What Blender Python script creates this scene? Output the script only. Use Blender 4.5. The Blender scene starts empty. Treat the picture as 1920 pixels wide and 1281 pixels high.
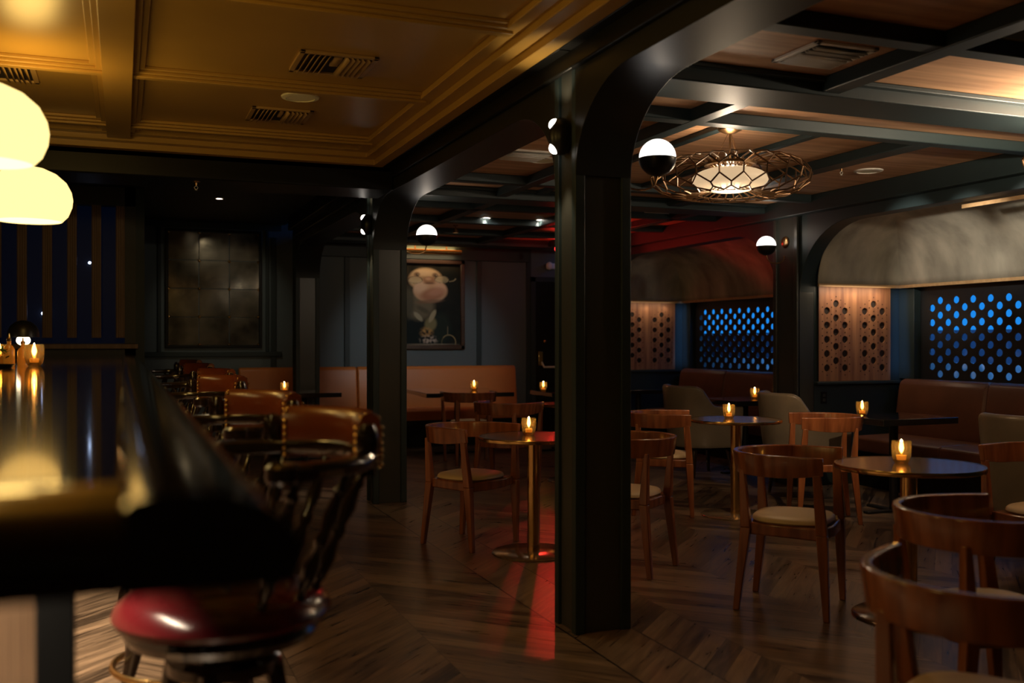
import bpy, bmesh, math, random
from mathutils import Vector, Matrix, noise
random.seed(7)
PI = math.pi
SC = bpy.context.scene
COL = SC.collection
H = 1.36                                   # eye height

# ------------------------------------------------------------------ camera
cam_d = bpy.data.cameras.new('camera')
cam_d.sensor_width = 36; cam_d.lens = 35.0
cam = bpy.data.objects.new('camera', cam_d); COL.objects.link(cam)
cam.location = (0, 0, H)
cam.rotation_euler = (PI/2, 0, math.radians(-21.36))
cam_d.clip_start = 0.02
cam_d.dof.use_dof = True
cam_d.dof.focus_distance = 6.6
cam_d.dof.aperture_fstop = 1.9
SC.camera = cam

# ------------------------------------------------------------------ world, exposure
w = bpy.data.worlds.new('night'); SC.world = w; w.use_nodes = True
w.node_tree.nodes['Background'].inputs[0].default_value = (0.25, 0.32, 0.42, 1)
w.node_tree.nodes['Background'].inputs[1].default_value = 0.004
SC.view_settings.view_transform = 'Standard'
SC.view_settings.look = 'None'
SC.view_settings.gamma = 1.0
SC.view_settings.use_curve_mapping = False
SC.view_settings.exposure = 0.0
try:
    SC.cycles.sample_clamp_indirect = 3.0
    SC.cycles.use_denoising = True
    SC.cycles.max_bounces = 8
except Exception: pass

# ------------------------------------------------------------------ lights of the room, added fills among them
def light(name, kind, loc, power, color, size=0.05, aim=None, angle=60, blend=0.5, size_y=None):
    d = bpy.data.lights.new(name, kind); d.energy = power; d.color = color
    if kind == 'AREA':
        d.size = size
        if size_y: d.shape = 'RECTANGLE'; d.size_y = size_y
    else: d.shadow_soft_size = size
    if kind == 'SPOT': d.spot_size = math.radians(angle); d.spot_blend = blend
    o = bpy.data.objects.new(name, d); COL.objects.link(o); o.location = loc
    if aim is not None:
        v = Vector(aim) - Vector(loc); o.rotation_euler = v.to_track_quat('-Z', 'Y').to_euler()
    return o
WARM = (1, .70, .42); AMB = (1, .60, .26); NEUT = (1, .86, .72)
# lounge spots; only downlights have fittings, hood, chair and floor ones are added
SPOTS = [((3.95, 4.62, 2.60), (4.85, 6.5, .75), 115, WARM, 40),  # added to light the chairs in place of the globe sconce, no fitting
         ((3.55, 3.25, 2.60), (3.5, 3.0, 0), 6.5, WARM, 66),  # added to brighten the floor, no fitting
         ((4.45, 6.45, 2.66), (4.15, 6.95, .7), 16, WARM, 55),
         ((4.70, 5.60, 2.38), (7.0, 6.9, 2.04), 150, (1, .9, .76), 29),  # this and the next two: added to brighten the plaster hood, no fitting
         ((4.70, 5.50, 2.38), (7.0, 5.9, 2.04), 130, (1, .9, .76), 29),
         ((4.70, 5.40, 2.38), (7.0, 4.9, 2.04), 130, (1, .9, .76), 29),
         ((3.70, 9.42, 2.66), (3.75, 12.95, 1.2), 75, (.86, .95, 1), 42),
         ((3.62, 10.03, 2.66), (3.3, 11.6, .3), 11, NEUT, 60),
         ((4.24, 9.97, 2.66), (5.0, 12.9, 1.3), 20, NEUT, 50),
         ((1.30, 9.00, 2.80), (1.55, 8.9, 0), 40, NEUT, 20),  # added for the pale patch of floor, no fitting
         ((1.10, 11.2, 2.80), (1.2, 13, 1.7), 15, (1, .85, .62), 55),
         ((4.10, 3.05, 2.66), (3.9, 3.5, .5), 3, WARM, 75)]
for i, (p, a, e, c, ang) in enumerate(SPOTS):
    light('ceiling_and_fill_spot', 'SPOT', p, e, c, .03, a, ang, .7)
# LED strip under the bar overhang, LED washers under the booth hoods
led = light('under_bar_led', 'AREA', (-.13, 4.4, 1.135), 50, (1, .80, .58), .04, size_y=6.5); led.data.spread = math.radians(80)   # points straight down, runs along the bar
for Yp in (7.64, 11.69):
    light('hood_led_strip', 'AREA', (6.5, Yp-.10, 1.87), 2.6 if Yp < 9 else .9, (1, .76, .52), .75, (6.5, Yp+.05, 1.35), size_y=.02)
    for X in (6.22, 6.5, 6.78):
        light('hood_led', 'SPOT', (X, Yp-.045, 1.872), .5, (1, .72, .45), .012, (X, Yp+.02, 1.3), 120, .8)
    light('niche_blue_fill', 'AREA', (6.93, Yp-.16, 1.45), .32, (.22, .46, 1), .04, (7.06, Yp+.05, 1.43), size_y=.8).data.spread = math.radians(70)  # added blue fill inside the niche, standing in for light from the window
light('red_beacon_light', 'POINT', (5.12, 11.6, 2.45), 2.0, (1, .03, .02), .05)
light('red_beacon_light', 'SPOT', (5.13, 11.6, 2.5), 34, (1, .04, .03), .04, (2.5, 5.2, 0), 34, .5)
light('red_beacon_light', 'SPOT', (4.90, 10.9, 2.15), 38, (1, .03, .02), .05, (5.7, 10.0, 2.75), 80, .6)

# ------------------------------------------------------------------ materials
def nt(m): return m.node_tree.nodes, m.node_tree.links
def mat(name, col, rough=.5, metal=0, coat=0, var=0, vscale=6, stretch=(1, 1, 1), bump=0, bscale=40,
        emit=None, estr=0, spec=None, col2=None):
    m = bpy.data.materials.new(name); m.use_nodes = True
    n, l = nt(m); b = n['Principled BSDF']
    b.inputs['Base Color'].default_value = (*col, 1); b.inputs['Roughness'].default_value = rough
    b.inputs['Metallic'].default_value = metal; b.inputs['Coat Weight'].default_value = coat
    b.inputs['Coat Roughness'].default_value = .08
    if spec is not None: b.inputs['Specular IOR Level'].default_value = spec
    if emit: b.inputs['Emission Color'].default_value = (*emit, 1); b.inputs['Emission Strength'].default_value = estr
    if var or bump:
        tc = n.new('ShaderNodeTexCoord'); mp = n.new('ShaderNodeMapping'); l.new(tc.outputs['Object'], mp.inputs[0])
        mp.inputs['Scale'].default_value = stretch
    if var:
        t = n.new('ShaderNodeTexNoise'); t.inputs['Scale'].default_value = vscale; t.inputs['Detail'].default_value = 6
        l.new(mp.outputs[0], t.inputs[0])
        r = n.new('ShaderNodeValToRGB'); c2 = col2 or tuple(c*(1-var) for c in col)
        r.color_ramp.elements[0].position = .32; r.color_ramp.elements[0].color = (*c2, 1)
        r.color_ramp.elements[1].position = .68; r.color_ramp.elements[1].color = (*col, 1)
        l.new(t.outputs[0], r.inputs[0]); l.new(r.outputs[0], b.inputs['Base Color'])
    if bump:
        t = n.new('ShaderNodeTexNoise'); t.inputs['Scale'].default_value = bscale; t.inputs['Detail'].default_value = 4
        l.new(mp.outputs[0], t.inputs[0]); bp = n.new('ShaderNodeBump'); bp.inputs['Strength'].default_value = bump
        bp.inputs['Distance'].default_value = .004
        l.new(t.outputs[0], bp.inputs['Height']); l.new(bp.outputs[0], b.inputs['Normal'])
    return m
def emis(name, col, s):
    m = bpy.data.materials.new(name); m.use_nodes = True; n, l = nt(m)
    n.remove(n['Principled BSDF']); e = n.new('ShaderNodeEmission')
    e.inputs[0].default_value = (*col, 1); e.inputs[1].default_value = s
    l.new(e.outputs[0], n['Material Output'].inputs[0]); return m
def glassy(name, col, gl=.12, rough=.03, tr=.0):
    m = bpy.data.materials.new(name); m.use_nodes = True; n, l = nt(m); n.remove(n['Principled BSDF'])
    t = n.new('ShaderNodeBsdfTransparent'); t.inputs[0].default_value = (*col, 1)
    g = n.new('ShaderNodeBsdfGlossy'); g.inputs['Roughness'].default_value = rough
    lw = n.new('ShaderNodeLayerWeight'); lw.inputs[0].default_value = .35
    mt = n.new('ShaderNodeMath'); mt.operation = 'MULTIPLY_ADD'; mt.inputs[1].default_value = .6; mt.inputs[2].default_value = gl
    mx = n.new('ShaderNodeMixShader'); l.new(lw.outputs['Fresnel'], mt.inputs[0]); l.new(mt.outputs[0], mx.inputs[0])
    tl = n.new('ShaderNodeBsdfTranslucent'); tl.inputs[0].default_value = (*col, 1)
    m2 = n.new('ShaderNodeMixShader'); m2.inputs[0].default_value = tr; l.new(t.outputs[0], m2.inputs[1]); l.new(tl.outputs[0], m2.inputs[2])
    l.new(m2.outputs[0], mx.inputs[1]); l.new(g.outputs[0], mx.inputs[2]); l.new(mx.outputs[0], n['Material Output'].inputs[0])
    return m
def wood(name, c1, c2, rough=.35, axis=0, scale=2.2, coat=0):
    st = [14, 14, 14]; st[axis] = 1.1
    return mat(name, c1, rough, 0, coat, var=1, vscale=scale, stretch=st, col2=c2)
def floor_mat():
    m = bpy.data.materials.new('oak_chevron'); m.use_nodes = True; n, l = nt(m); b = n['Principled BSDF']
    def M(op, a, bb=None, c=None):
        x = n.new('ShaderNodeMath'); x.operation = op
        for i, v in enumerate((a, bb, c)):
            if v is None: continue
            if isinstance(v, (int, float)): x.inputs[i].default_value = v
            else: l.new(v, x.inputs[i])
        return x.outputs[0]
    g = n.new('ShaderNodeNewGeometry'); s = n.new('ShaderNodeSeparateXYZ'); l.new(g.outputs['Position'], s.inputs[0])
    X, Y = s.outputs[0], s.outputs[1]
    W = .64
    xs = M('DIVIDE', M('ADD', X, 20*W-1.93), W)
    cell = M('FLOOR', xs); fr = M('SUBTRACT', xs, cell)
    par = M('SUBTRACT', M('MULTIPLY', M('MODULO', cell, 2), 2), 1)     # -1 / +1
    v = M('ADD', Y, M('MULTIPLY', par, M('MULTIPLY', fr, W)))
    u = M('SUBTRACT', Y, M('MULTIPLY', par, M('MULTIPLY', fr, W)))
    pv = M('DIVIDE', v, .135); pi_ = M('FLOOR', pv); pf = M('SUBTRACT', pv, pi_)
    # plain border strip on the column line
    inb = M('MULTIPLY', M('GREATER_THAN', X, 1.93), M('LESS_THAN', X, 2.25))
    pid = M('ADD', M('MULTIPLY', pi_, 1.37), M('MULTIPLY', cell, 17.3))
    pid = M('ADD', M('MULTIPLY', pid, M('SUBTRACT', 1, inb)), M('MULTIPLY', inb, 3.7))
    wn = n.new('ShaderNodeTexWhiteNoise'); wn.noise_dimensions = '1D'; l.new(pid, wn.inputs['W'])
    cb = n.new('ShaderNodeCombineXYZ')
    l.new(M('MULTIPLY', v, 16), cb.inputs[0]); l.new(M('MULTIPLY', u, 1.3), cb.inputs[1]); l.new(M('MULTIPLY', pid, 3.1), cb.inputs[2])
    gr = n.new('ShaderNodeTexNoise'); gr.inputs['Scale'].default_value = 1.6; gr.inputs['Detail'].default_value = 7
    gr.inputs['Distortion'].default_value = .8; l.new(cb.outputs[0], gr.inputs[0])
    r = n.new('ShaderNodeValToRGB'); r.color_ramp.elements[0].position = .36; r.color_ramp.elements[0].color = (.036, .022, .012, 1)
    r.color_ramp.elements[1].position = .72; r.color_ramp.elements[1].color = (.24, .155, .09, 1)
    val = M('ADD', M('MULTIPLY', gr.outputs[0], .8), M('MULTIPLY', wn.outputs[0], .28)); l.new(val, r.inputs[0])
    g1 = M('MAXIMUM', M('LESS_THAN', pf, .022), M('LESS_THAN', fr, .004))
    g1 = M('MULTIPLY', g1, M('SUBTRACT', 1, inb))
    e1 = M('LESS_THAN', M('ABSOLUTE', M('SUBTRACT', X, 1.93)), .005); e2 = M('LESS_THAN', M('ABSOLUTE', M('SUBTRACT', X, 2.25)), .005)
    gap = M('MAXIMUM', g1, M('MAXIMUM', e1, e2))
    mx = n.new('ShaderNodeMix'); mx.data_type = 'RGBA'; l.new(gap, mx.inputs[0]); l.new(r.outputs[0], mx.inputs[6])
    mx.inputs[7].default_value = (.008, .005, .004, 1); l.new(mx.outputs[2], b.inputs['Base Color'])
    l.new(M('ADD', M('MULTIPLY', gr.outputs[0], .22), .2), b.inputs['Roughness'])
    bp = n.new('ShaderNodeBump'); bp.inputs['Strength'].default_value = .25; bp.inputs['Distance'].default_value = .003
    l.new(M('SUBTRACT', gr.outputs[0], M('MULTIPLY', gap, 1.5)), bp.inputs['Height']); l.new(bp.outputs[0], b.inputs['Normal'])
    return m
M = {}
M['floor'] = floor_mat()
M['gold'] = mat('ochre_satin_paint', (.46, .27, .06), .34, var=.08, vscale=3)
M['slate'] = mat('slate_satin_paint', (.022, .036, .038), .48, spec=.35, var=.1, vscale=4)
M['wallslate'] = mat('slate_wall_paint', (.085, .115, .125), .55, var=.08, vscale=2)
M['arcade'] = mat('arcade_satin_paint', (.017, .018, .016), .42, spec=.25)
M['black'] = mat('black_satin_paint', (.007, .007, .006), .4, spec=.22)
M['dark'] = mat('dark_bay_paint', (.03, .03, .028), .5)
M['bronze'] = mat('column_satin_paint', (.042, .044, .038), .3)
M['ceilwood'] = wood('ceiling_veneer', (.68, .39, .21), (.42, .22, .11), .5, 0, 1.2)
M['chairwood'] = wood('cherry_chair_wood', (.34, .115, .04), (.16, .048, .018), .22, 2, 1.5, coat=.4)
M['panelwood'] = wood('walnut_panel', (.40, .19, .09), (.18, .075, .04), .5, 2, 1.4)
M['lightwood'] = wood('pale_wood_edge', (.62, .40, .20), (.50, .30, .14), .4, 0, 2)
M['slatwood'] = wood('slat_wood', (.26, .15, .08), (.18, .10, .05), .5, 2, 2)
M['barwood'] = mat('bar_lacquer', (.024, .012, .004), .12, coat=1, var=.5, vscale=3, stretch=(6, 1, 6))
M['barwood'].node_tree.nodes['Principled BSDF'].inputs['Coat Roughness'].default_value = .07
M['barbody'] = wood('bar_front_wood', (.30, .19, .11), (.20, .12, .07), .4, 2, 2)
M['stoolwood'] = mat('black_turned_wood', (.02, .012, .007), .16, coat=1)
M['cognac'] = mat('cognac_leather', (.20, .048, .015), .26, bump=.12, bscale=60, var=.25, vscale=5, coat=.15)
M['oxblood'] = mat('oxblood_leather', (.085, .006, .008), .22, bump=.1, bscale=60, coat=.25)
M['tan'] = mat('tan_leather', (.52, .165, .03), .42, bump=.12, bscale=50, var=.12, vscale=3)
M['brownleather'] = mat('brown_leather', (.15, .055, .026), .42, bump=.15, bscale=50, var=.25, vscale=4)
M['greyleather'] = mat('grey_leather', (.20, .165, .12), .28, bump=.12, bscale=45, var=.2, vscale=5, coat=.1)
M['cream'] = mat('cream_cushion', (.62, .47, .27), .45, bump=.1, bscale=60)
M['brass'] = mat('brass', (.78, .52, .20), .2, 1)
M['cage'] = mat('dark_bronze_wire', (.16, .09, .045), .35, .8)
M['brassdark'] = mat('aged_brass', (.35, .20, .09), .32, 1)
M['bronzetop'] = mat('brushed_bronze', (.40, .27, .16), .17, .7, var=.2, vscale=9, stretch=(8, 1, 1))
M['blacktop'] = mat('black_table', (.012, .012, .012), .12, coat=1)
M['blackmetal'] = mat('black_metal', (.012, .012, .012), .35, .3)
M['white'] = mat('white_enamel', (.85, .82, .74), .4)
M['goldgrille'] = mat('grille_painted_ochre', (.42, .26, .09), .45)
M['speaker'] = mat('speaker_cloth', (.85, .8, .55), .6)
M['plaster'] = mat('mottled_plaster', (.52, .475, .375), .7, var=.5, vscale=1.5, stretch=(2.6, 2.6, 1), bump=.3, bscale=9)
M['blackhole'] = mat('hole_dark', (.015, .008, .006), .8)  # dark colour painted for the shade inside holes and behind louvres
M['dimpost'] = mat('matt_black_post', (.004, .004, .004), .7, spec=.1)
M['screen'] = mat('black_screen', (.008, .009, .011), .5)
M['opal'] = emis('opal_glow', (1, .93, .86), 3.2)
M['opalwarm'] = emis('amber_opal_glow', (1, .72, .26), 1.75)
M['opalmouth'] = emis('amber_mouth_glow', (1, .80, .36), 2.4)
M['bowl'] = mat('alabaster_bowl', (.45, .36, .25), .5, emit=(1, .70, .40), estr=.62)
M['opalmouth2'] = emis('small_bulb_glow', (1, .80, .48), 7)
M['bulb'] = emis('bulb_white', (1, .9, .78), 14)
M['flame'] = emis('flame', (1, .72, .36), 30)
M['wax'] = mat('candle_wax', (.75, .42, .12), .5, emit=(1, .42, .06), estr=.5)  # emission puts the candle's inner glow into the wax colour
M['amberglass'] = glassy('amber_glass', (.90, .68, .34), .09, .05, .07)
M['clearglass'] = glassy('clear_glass', (.9, .85, .75), .08)
M['darkglass'] = mat('dark_window_glass', (.002, .003, .006), .4, spec=.15, emit=(.01, .05, .2), estr=.02)  # faint blue emission paints the night glow into the panes
M['liquor'] = mat('amber_liquor', (.45, .14, .02), .1, emit=(1, .35, .03), estr=.10)  # slight emission puts a glow into the liquor colour
M['fruit'] = mat('orange_peel', (.8, .33, .04), .4)
M['mint'] = mat('mint_leaf', (.05, .10, .02), .5)
M['bluesky'] = emis('blue_dusk', (.012, .22, .72), 1.15)
M['bluelamp'] = emis('distant_lamp', (.55, .7, 1), 12)
M['redlamp'] = emis('red_lamp', (1, .02, .02), 12)
M['outer'] = mat('outdoor_wall', (.09, .12, .2), .7, var=.4, vscale=3)
M['pale'] = mat('outdoor_stone', (.6, .65, .7), .6, var=.5, vscale=7)
M['mirror'] = mat('antique_mirror', (.70, .62, .46), .12, .9, var=.85, vscale=2.6, bump=.25, bscale=3)
M['paper'] = mat('paper', (.8, .76, .68), .6)
M['olive'] = mat('olive_boards', (.22, .22, .12), .4)

# ------------------------------------------------------------------ mesh helpers
def B(): return bmesh.new()
def box(bm, x0, x1, y0, y1, z0, z1):
    vs = [bm.verts.new((x, y, z)) for z in (z0, z1) for y in (y0, y1) for x in (x0, x1)]
    for f in ((0, 2, 3, 1), (4, 5, 7, 6), (0, 1, 5, 4), (2, 6, 7, 3), (0, 4, 6, 2), (1, 3, 7, 5)):
        bm.faces.new([vs[i] for i in f])
    return bm
def prism(bm, pts, a0, a1, axis='x'):
    """polygon extruded along an axis: pts are (y,z) for x, (x,z) for y, (x,y) for z"""
    def P(p, a): return {'x': (a, p[0], p[1]), 'y': (p[0], a, p[1]), 'z': (p[0], p[1], a)}[axis]
    lo = [bm.verts.new(P(p, a0)) for p in pts]; hi = [bm.verts.new(P(p, a1)) for p in pts]
    n = len(pts); bm.faces.new(lo); bm.faces.new(hi[::-1])
    for i in range(n): bm.faces.new((lo[i], hi[i], hi[(i+1) % n], lo[(i+1) % n]))
    return bm
def lathe(bm, prof, seg=28, c=(0, 0, 0), mtx=None):
    rings = []
    for r, z in prof:
        if r < 1e-5: rings.append([bm.verts.new((0, 0, z))])
        else: rings.append([bm.verts.new((r*math.cos(2*PI*k/seg), r*math.sin(2*PI*k/seg), z)) for k in range(seg)])
    for a, b in zip(rings, rings[1:]):
        for k in range(seg):
            k2 = (k+1) % seg
            if len(a) == 1 and len(b) == 1: continue
            if len(a) == 1: bm.faces.new((a[0], b[k2], b[k]))
            elif len(b) == 1: bm.faces.new((a[k], a[k2], b[0]))
            else: bm.faces.new((a[k], a[k2], b[k2], b[k]))
    vs = [v for r in rings for v in r]
    T = Matrix.Translation(c) @ (mtx or Matrix.Identity(4))
    for v in vs: v.co = T @ v.co
    return bm
def aim_mtx(a, b):
    v = Vector(b) - Vector(a); return v.to_track_quat('Z', 'Y').to_matrix().to_4x4()
def turned(bm, a, b, prof, seg=12):
    """turned spindle from a to b; prof = (t, r)"""
    L = (Vector(b)-Vector(a)).length
    return lathe(bm, [(0, 0)] + [(r, t*L) for t, r in prof] + [(0, L)], seg, a, aim_mtx(a, b))
def tube(bm, pts, r, seg=10, closed=False):
    pts = [Vector(p) for p in pts]; n = len(pts); rings = []
    for i, p in enumerate(pts):
        if closed: d = pts[(i+1) % n]-pts[i-1]
        else: d = pts[min(i+1, n-1)]-pts[max(i-1, 0)]
        q = d.to_track_quat('Z', 'Y'); rr = r[i] if isinstance(r, (list, tuple)) else r
        if rings and False: pass
        rings.append([bm.verts.new(p + q @ Vector((rr*math.cos(2*PI*k/seg), rr*math.sin(2*PI*k/seg), 0))) for k in range(seg)])
    m = n if closed else n-1
    for i in range(m):
        a, b = rings[i], rings[(i+1) % n]
        # match nearest start vertex to avoid twisting
        off = min(range(seg), key=lambda o: (a[0].co-b[o].co).length)
        for k in range(seg): bm.faces.new((a[k], a[(k+1) % seg], b[(k+1+off) % seg], b[(k+off) % seg]))
    if not closed: bm.faces.new(rings[0][::-1]); bm.faces.new(rings[-1])
    return bm
def band(bm, pts, ups, prof):
    """sweep a closed profile [(out,up)] along a horizontal open path, out = left-hand normal"""
    n = len(pts); rings = []
    for i, p in enumerate(pts):
        d = Vector(pts[min(i+1, n-1)])-Vector(pts[max(i-1, 0)]); d.z = 0; d.normalize()
        o = Vector((d.y, -d.x, 0)); rings.append([bm.verts.new(Vector(p)+o*a+Vector((0, 0, b*ups[i]))) for a, b in prof])
    k = len(prof)
    for a, b in zip(rings, rings[1:]):
        for j in range(k): bm.faces.new((a[j], a[(j+1) % k], b[(j+1) % k], b[j]))
    bm.faces.new(rings[0][::-1]); bm.faces.new(rings[-1])
    return bm
def tapered(bm, a, b, wa, wb, da=None, db=None, rot=0):
    """square section bar from a (size wa x da) to b (size wb x db)"""
    da = da or wa; db = db or wb; r = Matrix.Rotation(rot, 3, 'Z')
    lo = [bm.verts.new(Vector(a)+r @ Vector((sx*wa/2, sy*da/2, 0))) for sx, sy in ((-1, -1), (1, -1), (1, 1), (-1, 1))]
    hi = [bm.verts.new(Vector(b)+r @ Vector((sx*wb/2, sy*db/2, 0))) for sx, sy in ((-1, -1), (1, -1), (1, 1), (-1, 1))]
    bm.faces.new(lo[::-1]); bm.faces.new(hi)
    for i in range(4): bm.faces.new((lo[i], lo[(i+1) % 4], hi[(i+1) % 4], hi[i]))
    return bm
def ball(bm, c, r, sz=1, seg=20, lo=-90, hi=90):
    pr = []
    for i in range(13):
        a = math.radians(lo+(hi-lo)*i/12); pr.append((max(0, r*math.cos(a)), r*sz*math.sin(a)))
    pr = [(0 if p[0] < 1e-4 else p[0], p[1]) for p in pr]
    return lathe(bm, pr, seg, c)
def obj(name, bm, m, parent=None, bevel=0, smooth=None, sub=0, loc=None):
    bmesh.ops.recalc_face_normals(bm, faces=bm.faces)
    lim = math.radians(38 if smooth is None else smooth)
    for e in bm.edges:
        e.smooth = not (len(e.link_faces) == 2 and e.calc_face_angle(0) > lim)
    for f in bm.faces: f.smooth = True
    me = bpy.data.meshes.new(name); bm.to_mesh(me); bm.free()
    me.materials.append(M[m] if isinstance(m, str) else m)
    o = bpy.data.objects.new(name, me); COL.objects.link(o)
    if parent: o.parent = parent
    if loc: o.location = loc
    if bevel:
        b = o.modifiers.new('bevel', 'BEVEL'); b.width = bevel; b.segments = 2; b.limit_method = 'ANGLE'; b.angle_limit = .6
    if sub:
        s = o.modifiers.new('sub', 'SUBSURF'); s.levels = sub; s.render_levels = sub
    return o
def thing(name, label, cat, loc=(0, 0, 0), rz=0, group=None):
    o = bpy.data.objects.new(name, None); COL.objects.link(o); o.empty_display_size = .1
    o.location = loc; o.rotation_euler = (0, 0, rz); o['label'] = label; o['category'] = cat
    if group: o['group'] = group
    return o
def tag(o, label, cat, group=None):
    o['label'] = label; o['category'] = cat
    if group: o['group'] = group
    return o
def struct(name, bm, m, bevel=0):
    o = obj(name, bm, m, None, bevel); o['kind'] = 'structure'; return o
def kids(o): return [c for c in bpy.data.objects if c.parent == o]
def dup(o, loc=None, rz=None, label=None, par=None):
    c = o.copy(); COL.objects.link(c); c.parent = par
    if loc is not None: c.location = loc
    if rz is not None: c.rotation_euler = (0, 0, rz)
    if label: c['label'] = label
    for k in kids(o): dup(k, par=c)
    return c
def rz_face(dx, dy): return math.atan2(dy, dx)-PI/2      # things face local +Y

# ================================================================== THE SETTING
struct('floor', box(B(), -4, 9.6, -1.5, 13.2, -.05, 0), 'floor')
# --- ochre tray ceiling over the bar
GZ = H+1.45
struct('ceiling', box(B(), -4, 1.86, -1.5, 7.5, GZ, GZ+.08), 'gold')
def tn(bm, m, bevel=.004): return struct('trim_%d' % tn.next(), bm, m, bevel)
tn.c = 0
def _nx(): tn.c += 1; return tn.c
tn.next = _nx
for k, (inset, drop) in enumerate(((.24, .035), (.16, .07), (.08, .11))):      # stepped crown
    tn(prism(B(), [(-4, 7.5), (-4, 7.5-inset), (1.86-inset, 7.5-inset), (1.86-inset, -1.5), (1.86, -1.5), (1.86, 7.5)], GZ-drop, GZ-drop+.05 if k else GZ, 'z'), 'gold')
for yc in (2.85, 4.25, 5.65, 7.0):                                             # cross ribs
    for xa, xb in ((-4, -.10), (.05, 1.66)):
        bm = B(); box(bm, xa, xb, yc-.075, yc+.075, GZ-.018, GZ); box(bm, xa, xb, yc-.05, yc+.05, GZ-.034, GZ-.018)
        box(bm, xa, xb, yc-.025, yc+.025, GZ-.05, GZ-.034); tn(bm, 'gold', .003)
bm = B(); box(bm, -.10, .05, -1.5, 7.3, GZ-.062, GZ)                            # long rib
for s in (-1, 1):
    xc = -.025+s*.09; box(bm, xc-.015, xc+.015, -1.5, 7.3, GZ-.03, GZ)
    xc = -.025+s*.12; box(bm, xc-.015, xc+.015, -1.5, 7.3, GZ-.015, GZ)
tn(bm, 'gold', .003)
# --- dark header across the end of the tray, dark bay behind
bm = B(); box(bm, -4, 1.95, 7.5, 8.0, H+1.17, 3.1); box(bm, -4, 1.95, 7.5, 7.53, H+1.30, 2.9)
struct('wall_header', bm, 'black', .01)
struct('ceiling_bay', box(B(), -4, 1.95, 8.0, 13.2, 2.86, 2.95), 'dark')
# --- arcade on the column line (x 1.95 to 2.24)
XA, XB = 1.95, 2.24
def arch_poly(y0, y1, zt, zo, rx, rz, n=12):
    """beam with rounded haunches hanging down to the columns at y0 and y1"""
    p = [(y0, zt), (y0, zo-rz)]
    for i in range(n+1):
        a = PI/2*i/n; p.append((y0+rx*(1-math.cos(a)), zo-rz+rz*math.sin(a)))
    for i in range(n, -1, -1):
        a = PI/2*i/n; p.append((y1-rx*(1-math.cos(a)), zo-rz+rz*math.sin(a)))
    p += [(y1, zo-rz), (y1, zt)]
    q = []
    for a in p:
        if not q or (abs(a[0]-q[-1][0])+abs(a[1]-q[-1][1])) > 1e-5: q.append(a)
    return q
for (a, b) in ((.42, 4.18), (4.42, 8.17), (8.42, 12.17)):
    bm = B(); prism(bm, arch_poly(a, b, 2.95, 2.53, .52, .40), XA, XB, 'x')
    tn(bm, 'arcade', .008)
    bm = B(); box(bm, 1.86, XA, a-.26, b+.01, 2.70, 2.9); box(bm, XA-.03, XA, a-.26, b, 2.62, 2.72)
    tn(bm, 'black', .008)
COLS = []
def column(y, label):
    t = thing('column', label, 'column', (2.095, y+.12, 0), 0, 'square columns carrying the arcade')
    bm = B(); box(bm, -.128, .128, -.105, .105, 0, 2.9); obj('shaft', bm, 'bronze', t, .003)
    for sx in (-1, 1):
        for sy in (-1, 1):
            cx = sx*.145; cy = sy*.12
            bm = B(); box(bm, *sorted((cx, cx-sx*.05)), *sorted((cy, cy-sy*.045)), 0, 2.9)
            obj('corner_strip', bm, 'slate', t, .004)
    return t
column(4.18, 'thick dark square column standing in the middle foreground'); column(8.17, 'dark column one bay behind the foreground column')
column(12.17, 'farthest dark column, right of the antique mirror')
# --- wood coffered ceiling over the lounge
CZ = H+1.33
struct('ceiling_lounge', prism(B(), [(2.24, 3.30), (3.40, 3.30), (3.40, -1.5), (2.24, -1.5)], CZ, CZ+.06, 'z'), 'ceilwood')
struct('ceiling_lounge_far', box(B(), 2.24, 5.95, 3.30, 13.2, CZ, CZ+.06), 'ceilwood')
struct('ceiling_lounge_near', box(B(), 3.40, 5.95, -1.5, 1.6, CZ, CZ+.06), 'ceilwood')
for y0 in (.1, 4.1, 8.1, 12.1):
    bm = B(); box(bm, 2.24, 5.95, y0, y0+.33, CZ-.09, CZ); box(bm, 2.24, 5.95, y0-.035, y0+.365, CZ-.028, CZ); tn(bm, 'slate', .006)
for y0 in (1.6, 3.34, 4.97, 6.9, 7.45, 9.0, 10.1, 11.2):
    if y0 == 6.9: continue
    tn(box(B(), 2.24, 5.95, y0-.05, y0+.05, CZ-.07, CZ), 'slate', .006)
for xc, ya, yb, wd, dp in ((3.33, -1.5, 4.1, .11, .075), (4.7, -1.5, 1.6, .12, .07), (3.07, 4.43, 8.1, .10, .072), (3.42, 5.02, 8.1, .06, .035),
                           (4.09, 5.02, 8.1, .06, .035), (4.80, 5.02, 8.1, .15, .07), (5.0, 3.39, 4.1, .11, .07),
                           (3.15, 8.43, 12.1, .11, .07), (4.3, 8.43, 12.1, .11, .07), (5.3, 8.43, 12.1, .11, .07)):
    tn(box(B(), xc-wd/2, xc+wd/2, ya, yb, CZ-dp, CZ), 'slate', .006)
# skylight recess with olive boards and dark glass
bm = B(); box(bm, 3.40, 5.95, 3.27, 3.30, CZ, CZ+.12); box(bm, 3.40, 5.95, 3.255, 3.285, CZ+.122, CZ+.24)
box(bm, 3.38, 3.40, 1.6, 3.30, CZ, CZ+.24); tn(bm, 'olive', .003)
wn = struct('window_1', box(B(), 3.38, 5.95, 1.6, 3.3, CZ+.24, CZ+.26), 'darkglass')

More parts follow.
